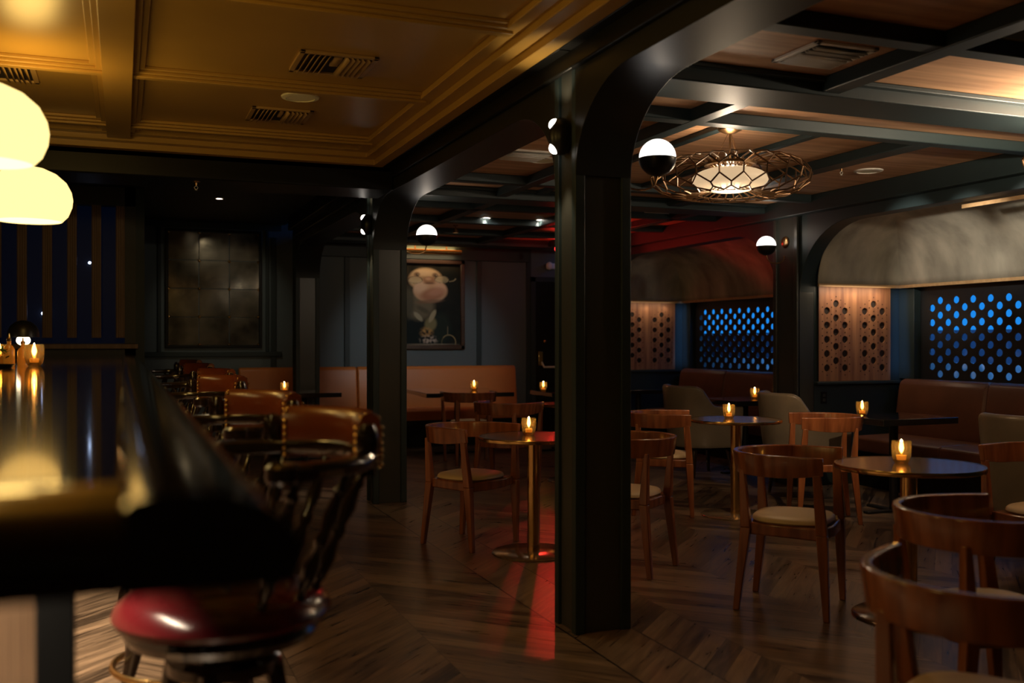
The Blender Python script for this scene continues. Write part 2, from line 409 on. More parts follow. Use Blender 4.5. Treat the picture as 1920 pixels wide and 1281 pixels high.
# --- right wall: arched openings of the booths
XR = 5.9
OZ = 2.44
for (a, b) in ((4.06, 7.69), (8.06, 11.74)):
    tn(prism(B(), arch_poly(a, b, CZ+.02, OZ, .72, .62), XR, XR+.16, 'x'), 'slate', .006)
tn(box(B(), XR-.10, XR-.001, 3.6, 12.3, CZ-.16, CZ), 'slate', .01)
def pilaster_bm(y0, y1):
    bm = B(); box(bm, XR-.02, XR+.16, y0, y1, 0, CZ); box(bm, XR-.035, XR, y0, y0+.05, 0, CZ-.16); box(bm, XR-.035, XR, y1-.05, y1, 0, CZ-.16)
    return bm
struct('wall_pilaster', pilaster_bm(7.69, 8.06), 'bronze', .005)
struct('wall_pilaster_far', pilaster_bm(11.74, 12.11), 'bronze', .005)
struct('wall_pilaster_near', pilaster_bm(3.69, 4.06), 'bronze', .005)
XW = 7.15
for nm, y0, y1 in (('wall_partition', 7.69, 8.06), ('wall_partition_far', 11.74, 12.11), ('wall_partition_near', 3.69, 4.06)):
    struct(nm, box(B(), XR+.16, XW+.1, y0, y1, 0, 2.75), 'slate')
def perforated(bm, cells, t):
    """cells: (u0,u1,v0,v1,cu,cv,r) in a local plane (u along y, v along z), thickness t along x"""
    N = 16
    for (u0, u1, v0, v1, cu, cv, r) in cells:
        outer, inner = [], []
        for k in range(N):
            a = 2*PI*(k+.5)/N; c, s = math.cos(a), math.sin(a)
            inner.append((cu+r*c, cv+r*s))
            du = ((u1-cu) if c > 0 else (cu-u0))/max(abs(c), 1e-6); dv = ((v1-cv) if s > 0 else (cv-v0))/max(abs(s), 1e-6)
            m = min(du, dv); outer.append((cu+m*c, cv+m*s))
        corners = [(u1, v1), (u0, v1), (u0, v0), (u1, v0)]
        vo = [bm.verts.new((0, p[0], p[1])) for p in outer]; vi = [bm.verts.new((0, p[0], p[1])) for p in inner]
        vb = [bm.verts.new((t, p[0], p[1])) for p in inner]
        for k in range(N):
            k2 = (k+1) % N
            bm.faces.new((vo[k], vo[k2], vi[k2], vi[k])); bm.faces.new((vi[k], vi[k2], vb[k2], vb[k]))
            (a1, b1), (a2, b2) = outer[k], outer[k2]
            if abs(a1-a2) > 1e-6 and abs(b1-b2) > 1e-6:      # a corner lies between
                cr = min(corners, key=lambda q: abs(q[0]-a1)+abs(q[1]-b1)+abs(q[0]-a2)+abs(q[1]-b2))
                bm.faces.new((vo[k], bm.verts.new((0, cr[0], cr[1])), vo[k2]))
    return bm
def screen(y_far, y_near):
    bm = B(); pitch = .0972; rp = .138; r = .034; k = 0; yc = y_far-.1-pitch/2
    box(bm, XW, XW+.03, y_far-.1, y_far, 1.0, 1.90)
    cells = []; zb, zt = 1.0, 1.90
    while yc-pitch/2 > y_near+.05:
        odd = k % 2; n = 6 if odd else 5; z0 = 1.055 if odd else 1.124
        lo = z0-rp/2; hi = z0+rp*(n-1)+rp/2
        for i in range(n):
            zc = z0+rp*i
            cells.append((yc-pitch/2, yc+pitch/2, zb if i == 0 else zc-rp/2, zt if i == n-1 else zc+rp/2, yc, zc, r))
        yc -= pitch; k += 1
    cc = []
    perf = B(); perforated(perf, cells, .008)
    for v in perf.verts: v.co.x += XW
    me = bpy.data.meshes.new('tmp'); perf.to_mesh(me); perf.free(); bm.from_mesh(me); bpy.data.meshes.remove(me)
    box(bm, XW, XW+.03, y_near, yc+pitch/2, 1.0, 1.90)
    return bm
for i, (yf, yn) in enumerate(((7.69, 4.06), (11.74, 8.06))):
    struct('wall_booth_%d' % (i+1), box(B(), XW, XW+.12, yn, yf, 0, 1.0), 'slate'); struct('wall_booth_upper_%d' % (i+1), box(B(), XW, XW+.12, yn, yf, 1.90, 2.75), 'slate')
    struct('trim_post_%d' % (i+1), box(B(), XW-.08, XW+.12, yf-.20, yf, 1.0, 1.90), 'slate', .004)
    o = obj('perforated_screen', screen(yf-.20, yn+.1), 'screen')
    tag(o, ('black perforated screen with blue light holes in the nearer booth', 'black perforated screen with blue light holes in the farther booth')[i], 'screen', 'perforated screens behind the booths')
    # plaster hood (cloister vault)
    L = []; n = 14; lipx, lipy, lipn = XW-.12, yf-.05, yn+.05
    for q in range(n+1):
        a = PI/2*q/n; ins = .82*(1-math.cos(a)); z = 1.90+.66*math.sin(a)
        P = [(XR+.165, lipy-ins, z), (lipx-ins, lipy-ins, z), (lipx-ins, lipn+ins, z), (XR+.165, lipn+ins, z)]
        row = []
        for (p, s) in zip(P, P[1:]):
            for e in range(6): row.append(Vector(p).lerp(Vector(s), e/6))
        row.append(Vector(P[-1])); L.append(row)
    t = thing('plaster_hood', ('mottled grey plaster hood vaulting over the nearer booth', 'mottled plaster hood over the farther booth beyond the pilaster')[i], 'hood', (0, 0, 0), 0, 'plaster hoods over the booths')
    bm = B(); V = [[bm.verts.new(p) for p in row] for row in L]
    for r1, r2 in zip(V, V[1:]):
        for k in range(len(r1)-1): bm.faces.new((r1[k], r1[k+1], r2[k+1], r2[k]))
    o = obj('vault', bm, 'plaster', t, smooth=30)
    sol = o.modifiers.new('solid', 'SOLIDIFY'); sol.thickness = .012; sol.offset = 0
    bm = B(); box(bm, XR+.165, XW-.105, yf-.065, yf-.045, 1.875, 1.905); box(bm, XW-.135, XW-.115, yn+.05, yf-.045, 1.875, 1.905)
    obj('wooden_edge', bm, 'lightwood', t, .002)
    if i == 0: obj('upper_edge', box(B(), XR+.18, XR+.20, yn+.3, yf-1.75, 2.395, 2.425), 'lightwood', t)
    # perforated walnut panel on the partition
    t = thing('walnut_panel', ('walnut panel with round holes beside the nearer booth', 'dim walnut panel with round holes beside the farther booth')[i], 'wall panel', (6.095, yf-.004, .985), 0, 'drilled walnut panels')
    bm = B(); cells = []; cxs = []
    W_, Hh = .85, .90
    for g0 in (.045, .49):
        for c in range(3):
            uc = g0+.05+.105*c
            z0 = .125 if c != 1 else .193
            for j in range(5):
                lo = 0.0 if j == 0 else z0+.135*(j-.5); hi = Hh if j == 4 else z0+.135*(j+.5)
                cells.append((uc-.0525, uc+.0525, lo, hi, uc, z0+.135*j, .034))
    perforated(bm, cells, -.012)
    for (a, b) in ((0, .0425), (.3575, .4875), (.8025, W_)):
        if b > a:
            vs = [bm.verts.new((0, a, 0)), bm.verts.new((0, b, 0)), bm.verts.new((0, b, Hh)), bm.verts.new((0, a, Hh))]; bm.faces.new(vs)
    for v in bm.verts:                                     # local (x thickness, u, v) -> world-like (u, y, v)
        x, u, z = v.co; v.co = (u, -.02-x, z)
    o = obj('face_panel', bm, 'panelwood', t)
    obj('backing', box(B(), 0, W_, -.008, 0, 0, Hh), 'blackhole', t)
    bm = B()
    for g0 in (.045, .49):
        for c in range(3):
            uc = g0+.05+.105*c; z0 = .125 if c != 1 else .193
            for j in range(5):
                for (du, dz) in ((0, .0675), (.0525, .034), (-.0525, .034), (.0525, -.034), (-.0525, -.034), (0, -.0675)):
                    lathe(bm, [(0, 0), (.0055, 0), (.0055, .002), (0, .002)], 8, (uc+du, -.020, z0+.135*j+dz), Matrix.Rotation(PI/2, 4, 'X'))
    obj('dark_hole_discs', bm, 'blackhole', t)['kind'] = 'stuff'  # flat dark discs painted as the shade of small holes, nothing is cut
    tag(obj('panel_ledge', box(B(), XR+.16, XW-.02, yf-.05, yf, .955, .98), 'slate', None, .004),
        ('narrow ledge below the nearer walnut panel', 'narrow ledge below the farther walnut panel')[i], 'ledge')
t = thing('power_outlet', 'small wall outlet below the nearer walnut panel', 'outlet', (6.17, 7.69, .83))
obj('plate', box(B(), -.035, .035, -.006, 0, -.057, .057), 'blackmetal', t, .002)
for dz in (-.022, .022): obj('socket', box(B(), -.016, .016, -.009, -.004, dz-.013, dz+.013), 'bronze', t, .002)
# outside, behind the screens
struct('wall_outside', box(B(), 8.8, 9.0, 2, 16, 0, 1.49), 'outer')
struct('wall_outside_low', box(B(), 8.1, 8.35, 2, 16, 0, 1.13), 'pale')
o = obj('dusk_sky', box(B(), 9.5, 9.52, 3, 18, 0, 6), 'bluesky'); o['kind'] = 'structure'
for Y in (6.5, 10.5): light('outdoor_blue_fill', 'AREA', (7.6, Y, 2.3), 60, (.1, .4, 1), 1.0, (8.9, Y, .9))  # added blue area lights that brighten the outdoor walls

# --- far wall
YF = 13.0
struct('wall_back', box(B(), -4, 7.3, YF, YF+.15, 0, 3), 'wallslate')
struct('wall_right', box(B(), XR, 7.3, -1.5, 3.69, 0, 2.8), 'slate')
struct('wall_end', box(B(), 7.25, 7.35, 12.11, 13.2, 0, 3), 'slate')
for xc in (1.80, 2.75, 4.59, 5.33): tn(box(B(), xc-.035, xc+.035, YF-.025, YF, 0, CZ), 'slate', .004)
bm = B(); box(bm, .1, 1.9, YF-.04, YF, 1.17, 1.23); box(bm, .1, 1.9, YF-.03, YF, 2.78, 2.85)
box(bm, .40, .44, YF-.03, YF, 1.23, 2.78); box(bm, 1.70, 1.74, YF-.03, YF, 1.23, 2.78); tn(bm, 'slate', .004)
tn(box(B(), 2.2, 5.33, YF-.06, YF, CZ-.22, CZ-.02), 'slate', .006)
# dark door with push bar, far right of the back wall
d = struct('door_1', box(B(), 5.42, 6.4, YF-.05, YF-.005, 0, 2.2), 'black', .004)
bm = B(); tube(bm, [(5.5, YF-.07, 1.08), (5.52, YF-.13, 1.0), (5.6, YF-.13, 1.0), (6.2, YF-.13, 1.0)], .014, 10)
obj('push_bar', bm, 'white', d)
bm = B(); box(bm, 5.45, 5.52, YF-.09, YF-.05, 1.02, 1.22); ball(bm, (5.55, YF-.08, 1.36), .03); obj('lock_case', bm, 'brass', d, .004)
tn(box(box(box(B(), 5.35, 5.42, YF-.06, YF, 0, 2.27), 6.4, 6.47, YF-.06, YF, 0, 2.27), 5.35, 6.47, YF-.06, YF, 2.2, 2.27), 'slate', .004)
# --- slatted window bay at the end of the bar
bm = B(); box(bm, -4, .12, 10.42, 10.55, 0, 1.36-.02); box(bm, -4, .12, 10.42, 10.55, 2.68, 2.9); box(bm, .02, .12, 10.42, 10.55, 0, 2.9)
struct('wall_slat_bay', bm, 'dark')
struct('wall_return', box(B(), .12, .2, 10.42, 13, 0, 2.9), 'slate')
struct('window_2', box(B(), -4, .12, 10.60, 10.63, 1.3, 2.75), 'darkglass')
bm = B(); box(bm, -4, .14, 10.36, 10.44, 1.29, 1.335); tn(bm, 'slatwood', .004)
slat0 = None
for k in range(8):
    xc = -.02-.2165*k
    bm = B(); box(bm, -.043, .043, -.02, .02, 0, 1.29)
    for q in (-.03, -.01, .01, .03): box(bm, q-.006, q+.006, -.026, -.02, .0, 1.29)
    if slat0 is None:
        slat0 = obj('window_slat', bm, 'slatwood', None, .002)
        tag(slat0, 'vertical brown wooden slat in the bar end window, next to the dark corner', 'slat', 'vertical wooden slats')
        slat0.location = (xc, 10.45, 1.395)
    else:
        bm.free()
        names = ['second', 'third', 'fourth', 'fifth', 'sixth', 'seventh', 'eighth']
        c = slat0.copy(); COL.objects.link(c); c.location = (xc, 10.45, 1.395)
        c['label'] = 'vertical brown wooden slat, %s counting left from the dark corner' % names[k-1]
for i, (x, z, lab) in enumerate(((-.30, 2.13, 'tiny bluish lamp seen outside between the upper slats'), (-.71, 1.63, 'small bright bluish lamp seen outside low between the slats'))):
    tag(obj('outdoor_lamp', ball(B(), (x, 10.57, z), .012 if i == 0 else .018), 'bluelamp'), lab, 'lamp')
struct('wall_left', box(B(), -4.1, -4, -1.5, 13.2, 0, 3), 'dark')
struct('wall_near', box(B(), -4, 7.3, -1.6, -1.5, 0, 3), 'dark')

# ================================================================== CEILING FITTINGS
def speaker_grille(x, y, z, rim, lab):
    t = thing('ceiling_speaker', lab, 'speaker', (x, y, z), 0, 'round ceiling speakers')
    obj('rim', lathe(B(), [(.085, -.001), (.085, -.012), (.108, -.008), (.112, 0)], 36), rim, t)
    obj('grille', lathe(B(), [(0, -.009), (.086, -.007)], 36), 'speaker', t)
    return t
speaker_grille(.98, 5.95, GZ, 'speaker', 'round speaker in the ochre ceiling between two vents')
speaker_grille(5.40, 6.20, CZ, 'white', 'round white speaker in the wood ceiling near the plaster hood')
speaker_grille(2.86, 6.70, CZ, 'white', 'small round white speaker seen through the arch beside a vent')
def vent(x, y, z, s, m, lab, rz=0, pattern=0):
    t = thing('ceiling_vent', lab, 'vent', (x, y, z), rz, 'square ceiling vents'); h = s/2
    bm = B(); w_ = .028
    box(bm, -h, h, -h, -h+w_, -.014, 0); box(bm, -h, h, h-w_, h, -.014, 0); box(bm, -h, -h+w_, -h, h, -.014, 0); box(bm, h-w_, h, -h, h, -.014, 0)
    obj('frame', bm, m, t, .003)
    obj('backing', box(B(), -h+w_, h-w_, -h+w_, h-w_, -.003, -.001), 'blackhole', t)
    bm = B()
    for side in (-1, 1):
        for k in range(5):
            x0 = side*(h-w_-.022-k*.026)
            a = bm.verts.new((x0-side*.010, -h+w_, -.004)); b = bm.verts.new((x0+side*.010, -h+w_, -.026))
            c = bm.verts.new((x0+side*.010, h-w_, -.026)); d_ = bm.verts.new((x0-side*.010, h-w_, -.004)); bm.faces.new((a, b, c, d_))
    for k in range(5):
        y0 = -h+w_+.03+k*.03; q = h-w_-.15
        a = bm.verts.new((-q, y0, -.004)); b = bm.verts.new((-q, y0+.014, -.018)); c = bm.verts.new((q, y0+.014, -.018)); d_ = bm.verts.new((q, y0, -.004)); bm.faces.new((a, b, c, d_))
    o = obj('louvres', bm, m, t)
    s_ = o.modifiers.new('solid', 'SOLIDIFY'); s_.thickness = .003
    return t
vent(1.02, 5.17, GZ, .40, 'goldgrille', 'ochre ceiling vent in front of the round speaker')
vent(.93, 6.46, GZ, .38, 'goldgrille', 'ochre ceiling vent behind the round speaker, near the far rib')
vent(-.62, 5.95, GZ, .38, 'goldgrille', 'ochre ceiling vent above the bar lamps, left of the long rib')
vent(3.02, 3.76, CZ, .34, 'white', 'white ceiling vent in the wood panel near the foreground beam', PI/2)
vent(2.66, 6.55, CZ, .34, 'white', 'white ceiling vent seen through the arch left of the foreground column', PI/2)
vent(2.86, 8.72, CZ, .32, 'white', 'dim ceiling vent seen through the arch above the portrait', PI/2)
vent(5.05, 8.75, CZ, .34, 'white', 'ceiling vent beyond the chandelier in the reddish far bay', PI/2)
def downlight(x, y, z, lab, r=.05):
    t = thing('recessed_downlight', lab, 'downlight', (x, y, z), 0, 'recessed downlights')
    obj('ring', lathe(B(), [(r*.72, -.002), (r*.72, -.01), (r, -.007), (r*1.04, 0)], 28), 'white', t)
    obj('lens', lathe(B(), [(0, -.004), (r*.72, -.004)], 28), 'bulb', t)
downlight(3.62, 10.03, CZ, 'left recessed downlight of three above the far banquette', .07)
downlight(3.70, 9.42, CZ, 'middle and nearest recessed downlight above the far banquette', .07)
downlight(4.24, 9.97, CZ, 'right recessed downlight of three above the far banquette', .07)
downlight(.94, 10.8, 2.86, 'single downlight in the dark ceiling before the antique mirror', .045)
def spot_fit(x, y, z, lab):
    t = thing('ceiling_spotlight', lab, 'spotlight', (x, y, z), 0, 'small ceiling spotlights')
    obj('stem', lathe(B(), [(.03, 0), (.03, -.01), (.008, -.012), (.008, -.05), (0, -.05)], 16), 'brassdark', t)
    obj('head', lathe(B(), [(0, -.045), (.03, -.05), (.034, -.085), (.026, -.085), (.024, -.075)], 20), 'brassdark', t)
    obj('lamp', lathe(B(), [(0, -.078), (.024, -.078)], 18), 'bulb', t)
spot_fit(3.55, 10.85, CZ, 'small copper spotlight hanging near the far wall')
def sprinkler(x, y, z, lab):
    t = thing('fire_sprinkler', lab, 'sprinkler', (x, y, z), 0, 'fire sprinklers')
    obj('rosette', lathe(B(), [(.03, 0), (.028, -.006), (.01, -.008), (.008, -.03), (0, -.03)], 18), 'brassdark', t)
    bm = B(); tube(bm, [(0, 0, -.03), (.014, 0, -.045), (0, 0, -.062)], .002, 6); tube(bm, [(0, 0, -.03), (-.014, 0, -.045), (0, 0, -.062)], .002, 6)
    lathe(bm, [(0, -.062), (.014, -.064), (0, -.066)], 14); obj('deflector', bm, 'white', t)
sprinkler(5.10, 6.15, CZ, 'small sprinkler hanging left of the round white speaker')
sprinkler(.5, 7.62, H+1.17, 'dim sprinkler under the dark header at the end of the ochre ceiling')

# ================================================================== LAMPS
def bar_pendant(x, y, lab):
    t = thing('pendant_lamp', lab, 'pendant lamp', (x, y, H+.592), 0, 'glowing pendant lamps over the bar')
    obj('shade', lathe(B(), [(.150, .0), (.178, .03), (.196, .075), (.200, .11), (.193, .15), (.170, .195), (.125, .235), (.07, .26), (.03, .268)], 40), 'opalwarm', t)
    obj('mouth', lathe(B(), [(0, .006), (.150, .004)], 40), 'opalmouth', t)
    obj('cap', lathe(B(), [(.032, .266), (.032, .30), (.012, .31), (0, .31)], 20), 'brass', t)
    obj('arm', tube(B(), [(0, 0, .30), (-.01, 0, .325), (-.04, 0, .34), (-.9, 0, .34), (-.97, 0, .36), (-1.0, 0, .42), (-1.0, 0, GZ-H-.592)], .008, 10), 'brass', t)
    light('pendant_up_light', 'POINT', (x, y, H+.592+.54), 10, (1, .62, .16), .14)
    light('pendant_down_light', 'POINT', (x, y, H+.592-.14), .9, (1, .56, .13), .15)
bar_pendant(-.43, 5.43, 'lower glowing amber pendant lamp over the bar'); bar_pendant(-.43, 3.71, 'upper glowing amber pendant lamp at the left picture edge')
bar_pendant(-.43, 1.99, 'amber pendant lamp nearest to the viewer over the bar end')
def double_sconce(x, y, z, lab):
    t = thing('double_sconce', lab, 'wall lamp', (x, y, z), 0, 'black up and down sconces')
    bm = B(); ball(bm, (-.018, 0, 0), .060, 1.5, 24); box(bm, -.03, 0, -.03, .03, -.05, .05)
    for v in bm.verts:
        pass
    obj('body', bm, 'blackmetal', t)
    for s in (-1, 1):
        m = Matrix.Rotation(math.radians(-62*s if s > 0 else -118), 4, 'Y')
        c = (-.055, .006, .058*s)
        ob = obj('light_slot', lathe(B(), [(0, .016), (.018, .013), (.026, .004), (.028, -.004)], 20, c, Matrix.Rotation(math.radians(-60 if s > 0 else -112), 4, 'Y') @ Matrix.Rotation(math.radians(18), 4, 'X')), 'bulb', t)
    light('sconce_up_light', 'SPOT', (x-.09, y, z+.10), 3.2, (1, .78, .5), .02, (x-.02, y, z+.7), 100, .6)
    light('sconce_down_light', 'SPOT', (x-.09, y, z-.10), 9.0, (1, .78, .5), .02, (x+.04, y, z-1.2), 56, .7)
double_sconce(XA, 4.30, 2.33, 'black sconce glowing up and down on the foreground column')
double_sconce(XA, 8.29, 2.35, 'black sconce glowing up and down on the second column')
def globe_sconce(x, y, z, sgn, lab):
    """x is the wall face; globe stands off by sgn*0.22"""
    t = thing('globe_sconce', lab, 'wall lamp', (x, y, z), 0, 'half black globe sconces')
    c = sgn*.21
    obj('opal_dome', ball(B(), (c, 0, 0), .090, 1, 32, -4, 90), 'opal', t)
    obj('black_cup', ball(B(), (c, 0, 0), .093, 1, 32, -90, -2), 'blackmetal', t)
    pts = [(sgn*.005, 0, -.09)]
    for i in range(9):
        a = PI*i/8; pts.append((c/2+.0-math.cos(a)*c/2*.9, 0, -.12-.045*math.sin(a)))
    pts.append((c, 0, -.09)); obj('arm', tube(B(), pts, .0055, 8), 'brassdark', t)
    obj('back_plate', lathe(B(), [(0, .016), (.03, .014), (.052, .004), (.055, 0)], 24, (0, 0, -.06+.10), Matrix.Rotation(sgn*PI/2, 4, 'Y')), 'brassdark', t)
    light('globe_light', 'POINT', (x+c, y, z+.13), .8, (1, .80, .60), .03)
globe_sconce(XB, 4.30, H+.905, 1, 'large white globe sconce with black cup on the foreground column')
globe_sconce(XB, 8.29, H+.92, 1, 'white globe sconce with black cup on the second column, before the portrait')
globe_sconce(XR-.03, 7.88, H+.905, -1, 'white globe sconce with black cup on the pilaster between booths')

def chandelier(x, y, lab, power):
    t = thing('chandelier', lab, 'chandelier', (x, y, H+.995), 0, 'woven cage chandeliers')
    R0, a_, b_ = .275, .205, .112
    nu, nv = 22, 12
    stag = (0, 0, 0, 0, .5, .5, 0, 0, .5, .5, 0, 0, .5)
    ths = (-160, -138, -114, -90, -66, -50, -22, 6, 36, 62, 92, 120, 150)
    def pt(i, j):
        th = math.radians(ths[j]); ph = 2*PI*(i+stag[j])/nu
        r = R0+a_*math.cos(th); return Vector((r*math.cos(ph), r*math.sin(ph), b_*math.sin(th)))
    bm = B()
    for j in range(nv):
        for i in range(nu):
            if stag[j] == stag[j+1]: tube(bm, [pt(i, j), pt(i, j+1)], .0052, 5)
            else:
                d_ = -1 if stag[j] == 0 else 1
                tube(bm, [pt(i, j), pt(i, j+1)], .0052, 5); tube(bm, [pt(i, j), pt(i+d_, j+1)], .0052, 5)
    for j, r_ in ((0, .0045), (2, .003), (nv, .0045)):
        tube(bm, [pt(i, j) for i in range(nu)], r_, 5, closed=True)
    obj('wire_cage', bm, 'cage', t)
    pr = [(0, -.092)]
    for i in range(1, 10):
        a = PI/2*i/10; pr.append((.228*math.sin(a), -.012-.08*math.cos(a)))
    for i in range(0, 8):
        a = PI/2*i/9; pr.append((.228*math.cos(a), -.012+.075*math.sin(a)))
    obj('glass_bowl', lathe(B(), pr, 40), 'bowl', t)
    obj('top_ring', lathe(B(), [(.10, .07), (.155, .072), (.16, .088), (.10, .09)], 32), 'brassdark', t)
    up = CZ-H-.995
    obj('ceiling_plate', lathe(B(), [(0, up-.075), (.03, up-.07), (.07, up-.05), (.075, up-.035), (.078, up-.035), (.078, up)], 32), 'brassdark', t)
    bm = B(); tube(bm, [(0, 0, .08), (0, 0, up-.06)], .006, 8); obj('stem', bm, 'brassdark', t)
    for k in range(3):
        ph = 2*PI*k/3+.5; obj('cable', tube(B(), [(.10*math.cos(ph), .10*math.sin(ph), .085), (.012*math.cos(ph), .012*math.sin(ph), up-.07)], .0016, 5), 'brassdark', t)
    light('chandelier_up_light', 'POINT', (x, y, H+.995+.10), power, (1, .80, .58), .05)
    light('chandelier_down_light', 'POINT', (x, y, H+.995-.17), 10 if power < 20 else 8, (1, .76, .5), .10)
chandelier(3.43, 5.14, 'round woven bronze cage chandelier with glowing bowl', 10)
chandelier(4.95, 3.74, 'second cage chandelier at the right, just outside the picture', 170)

# picture light and portrait
PX, PZ, PW, PH = 3.90, 1.86, .95, 1.22
def portrait_colour(u, v):
    """u right, v down, in units of the painting width; a painted bald gentleman with spectacles"""
    def ell(cx, cy, rx, ry, soft=.15, rot=0):
        dx, dy = u-cx, v-cy; c, s = math.cos(rot), math.sin(rot); dx, dy = dx*c+dy*s, -dx*s+dy*c
        d = math.sqrt((dx/rx)**2+(dy/ry)**2); return max(0, min(1, (1-d)/soft+.5))
    def ring(cx, cy, rx, ry, w_): 
        d = math.sqrt(((u-cx)/rx)**2+((v-cy)/ry)**2); return max(0, 1-abs(d-1)/w_)
    def mix(a, b, t): return tuple(p*(1-t)+q*t for p, q in zip(a, b))
    n1 = noise.noise(Vector((u*7, v*7, 0))); n2 = noise.noise(Vector((u*22, v*22, 3)))
    c = mix((.012, .012, .009), (.030, .026, .018), max(0, min(1, .5+n1)))
    c = mix(c, (.012, .016, .015), ell(.85, .75, .35, .75, .8)*.8)
    c = mix(c, (.012, .018, .018), ell(.36, 1.22, .50, .36, .2))                       # coat
    c = mix(c, (.020, .030, .024), ell(.66, 1.12, .17, .26, .4))
    c = mix(c, (.15, .13, .085), ell(.30, .74, .25, .24, .4))                          # neck folds
    c = mix(c, (.085, .08, .055), ell(.12, .68, .09, .26, .6)); c = mix(c, (.085, .08, .055), ell(.36, .80, .13, .04, .8, .5)*.8)
    c = mix(c, (.20, .18, .09), ell(.49, 1.05, .10, .12, .4, .25))                     # shirt
    c = mix(c, (.34, .31, .21), ell(.28, .92, .04, .10, .4, -.75)); c = mix(c, (.36, .32, .20), ell(.52, .91, .04, .12, .35, .45))
    sk = ell(.405, .27, .285, .20, .18); c = mix(c, (.50, .36, .21), sk)              # skull
    c = mix(c, (.62, .48, .31), ell(.36, .15, .16, .05, .9)*.7*sk)
    c = mix(c, (.26, .17, .10), ell(.40, .25, .30, .03, .9)*.6*sk)
    ck = ell(.486, .467, .29, .205, .14)
    c = mix(c, (.50, .33, .21), ck)                                                    # cheeks
    c = mix(c, (.64, .47, .34), ell(.30, .40, .13, .10, .9)*.75*ck); c = mix(c, (.60, .40, .29), ell(.66, .40, .10, .09, .9)*.6*ck)
    c = mix(c, (.33, .155, .095), ell(.52, .53, .20, .105, .55, -.25)*.9)              # lip and chin
    c = mix(c, (.48, .27, .19), ell(.58, .49, .13, .06, .8, -.2)*.7)
    c = mix(c, (.20, .12, .075), ell(.47, .655, .21, .035, .8, -.1)*.8)
    c = mix(c, (.30, .17, .10), ell(.464, .285, .105, .062, .45))                      # nose
    c = mix(c, (.52, .34, .22), ell(.45, .26, .05, .025, .8)*.8)
    c = mix(c, (.15, .09, .055), ell(.47, .335, .09, .018, .8)*.8)
    for cx, cy in ((.257, .185), (.567, .195)):
        c = mix(c, (.20, .13, .08), ell(cx, cy, .05, .042, .7)); c = mix(c, (.05, .04, .03), ell(cx+.01, cy+.008, .022, .020, .5)); c = mix(c, (.6, .55, .42), ell(cx+.018, cy, .006, .006, .6))
    for cx, cy in ((.23, .283), (.68, .264)):                                          # spectacles
        c = mix(c, (.46, .42, .27), ell(cx, cy, .112, .060, .3)*.5)
        c = mix(c, (.07, .06, .045), ring(cx, cy, .115, .062, .13)); c = mix(c, (.60, .56, .38), ring(cx, cy+.008, .108, .056, .07)*(1 if v > cy else 0)*.8)
    c = mix(c, (.60, .54, .36), ring(.82, .235, .10, .06, .12)*(1 if v > .24 and u > .8 else 0))
    c = mix(c, (.44, .26, .09), ell(.42, 1.19, .10, .08, .8)*max(0, min(1, .6+n2*1.4)))  # flowers
    c = mix(c, (.46, .38, .31), ell(.46, 1.33, .13, .075, .8)*max(0, min(1, .5+n2*1.8)))
    c = mix(c, (.46, .36, .17), ring(.80, 1.37, .12, .13, .08)*(1 if v < 1.40 and u > .7 else .35))
    c = mix(c, (.26, .22, .13), ell(.78, 1.17, .006, .08, .5)); c = mix(c, (.30, .26, .19), ell(.48, 1.405, .44, .010, .8)*.7)
    return c
t = thing('portrait_painting', 'large framed painting of a bald bespectacled gentleman on the slate wall', 'painting', (PX, YF, PZ))
fw = .06
bm = B(); hw, hh = PW/2, PH/2
box(bm, -hw, -hw+fw, -.05, 0, -hh, hh); box(bm, hw-fw, hw, -.05, 0, -hh, hh); box(bm, -hw, hw, -.05, 0, hh-fw, hh); box(bm, -hw, hw, -.05, 0, -hh, -hh+fw)
obj('frame', bm, wood('frame_wood', (.055, .026, .012), (.03, .014, .007), .35, 0, 3), t, .01)
NX, NZ = 110, 138
cw, ch = PW-2*fw, PH-2*fw
verts = [(-cw/2+cw*i/NX, -.018, ch/2-ch*j/NZ) for j in range(NZ+1) for i in range(NX+1)]
faces = [(j*(NX+1)+i, (j+1)*(NX+1)+i, (j+1)*(NX+1)+i+1, j*(NX+1)+i+1) for j in range(NZ) for i in range(NX)]
me = bpy.data.meshes.new('canvas'); me.from_pydata(verts, [], faces)
ca = me.color_attributes.new('paint', 'FLOAT_COLOR', 'POINT')
for j in range(NZ+1):
    for i in range(NX+1):
        c = portrait_colour(i/NX, j/NZ*1.42); ca.data[j*(NX+1)+i].color = (*c, 1)
pm = mat('oil_paint', (.1, .1, .1), .6, spec=.08); n, l = nt(pm); at = n.new('ShaderNodeAttribute'); at.attribute_name = 'paint'
l.new(at.outputs['Color'], n['Principled BSDF'].inputs['Base Color'])
me.materials.append(pm); o = bpy.data.objects.new('canvas', me); COL.objects.link(o); o.parent = t
t = thing('picture_light', 'brass picture light mounted above the portrait', 'picture light', (PX-.03, YF, PZ+PH/2+.10))
obj('tube_hood', tube(B(), [(-.42, -.13, 0), (.42, -.13, 0)], .032, 20), 'brass', t)
obj('wall_bar', box(B(), -.34, .34, -.02, 0, .07, .13), 'brass', t, .004)
for x in (-.22, .22): obj('arm', tube(B(), [(x, -.01, .10), (x, -.07, .11), (x, -.12, .03)], .009, 8), 'brassdark', t)
light('picture_light_up', 'AREA', (PX-.03, YF-.09, PZ+PH/2+.125), 4.0, (1, .55, .2), .03, (PX-.03, YF, PZ+PH/2+.32), size_y=None).data.shape = 'RECTANGLE'
bpy.data.objects['picture_light_up'].data.size = .7; bpy.data.objects['picture_light_up'].data.size_y = .03
lo = light('picture_light_down', 'AREA', (PX-.03, YF-.15, PZ+PH/2+.06), 1.6, (1, .66, .36), .7, (PX-.03, YF-.03, PZ-.2)); lo.data.shape = 'RECTANGLE'; lo.data.size_y = .04
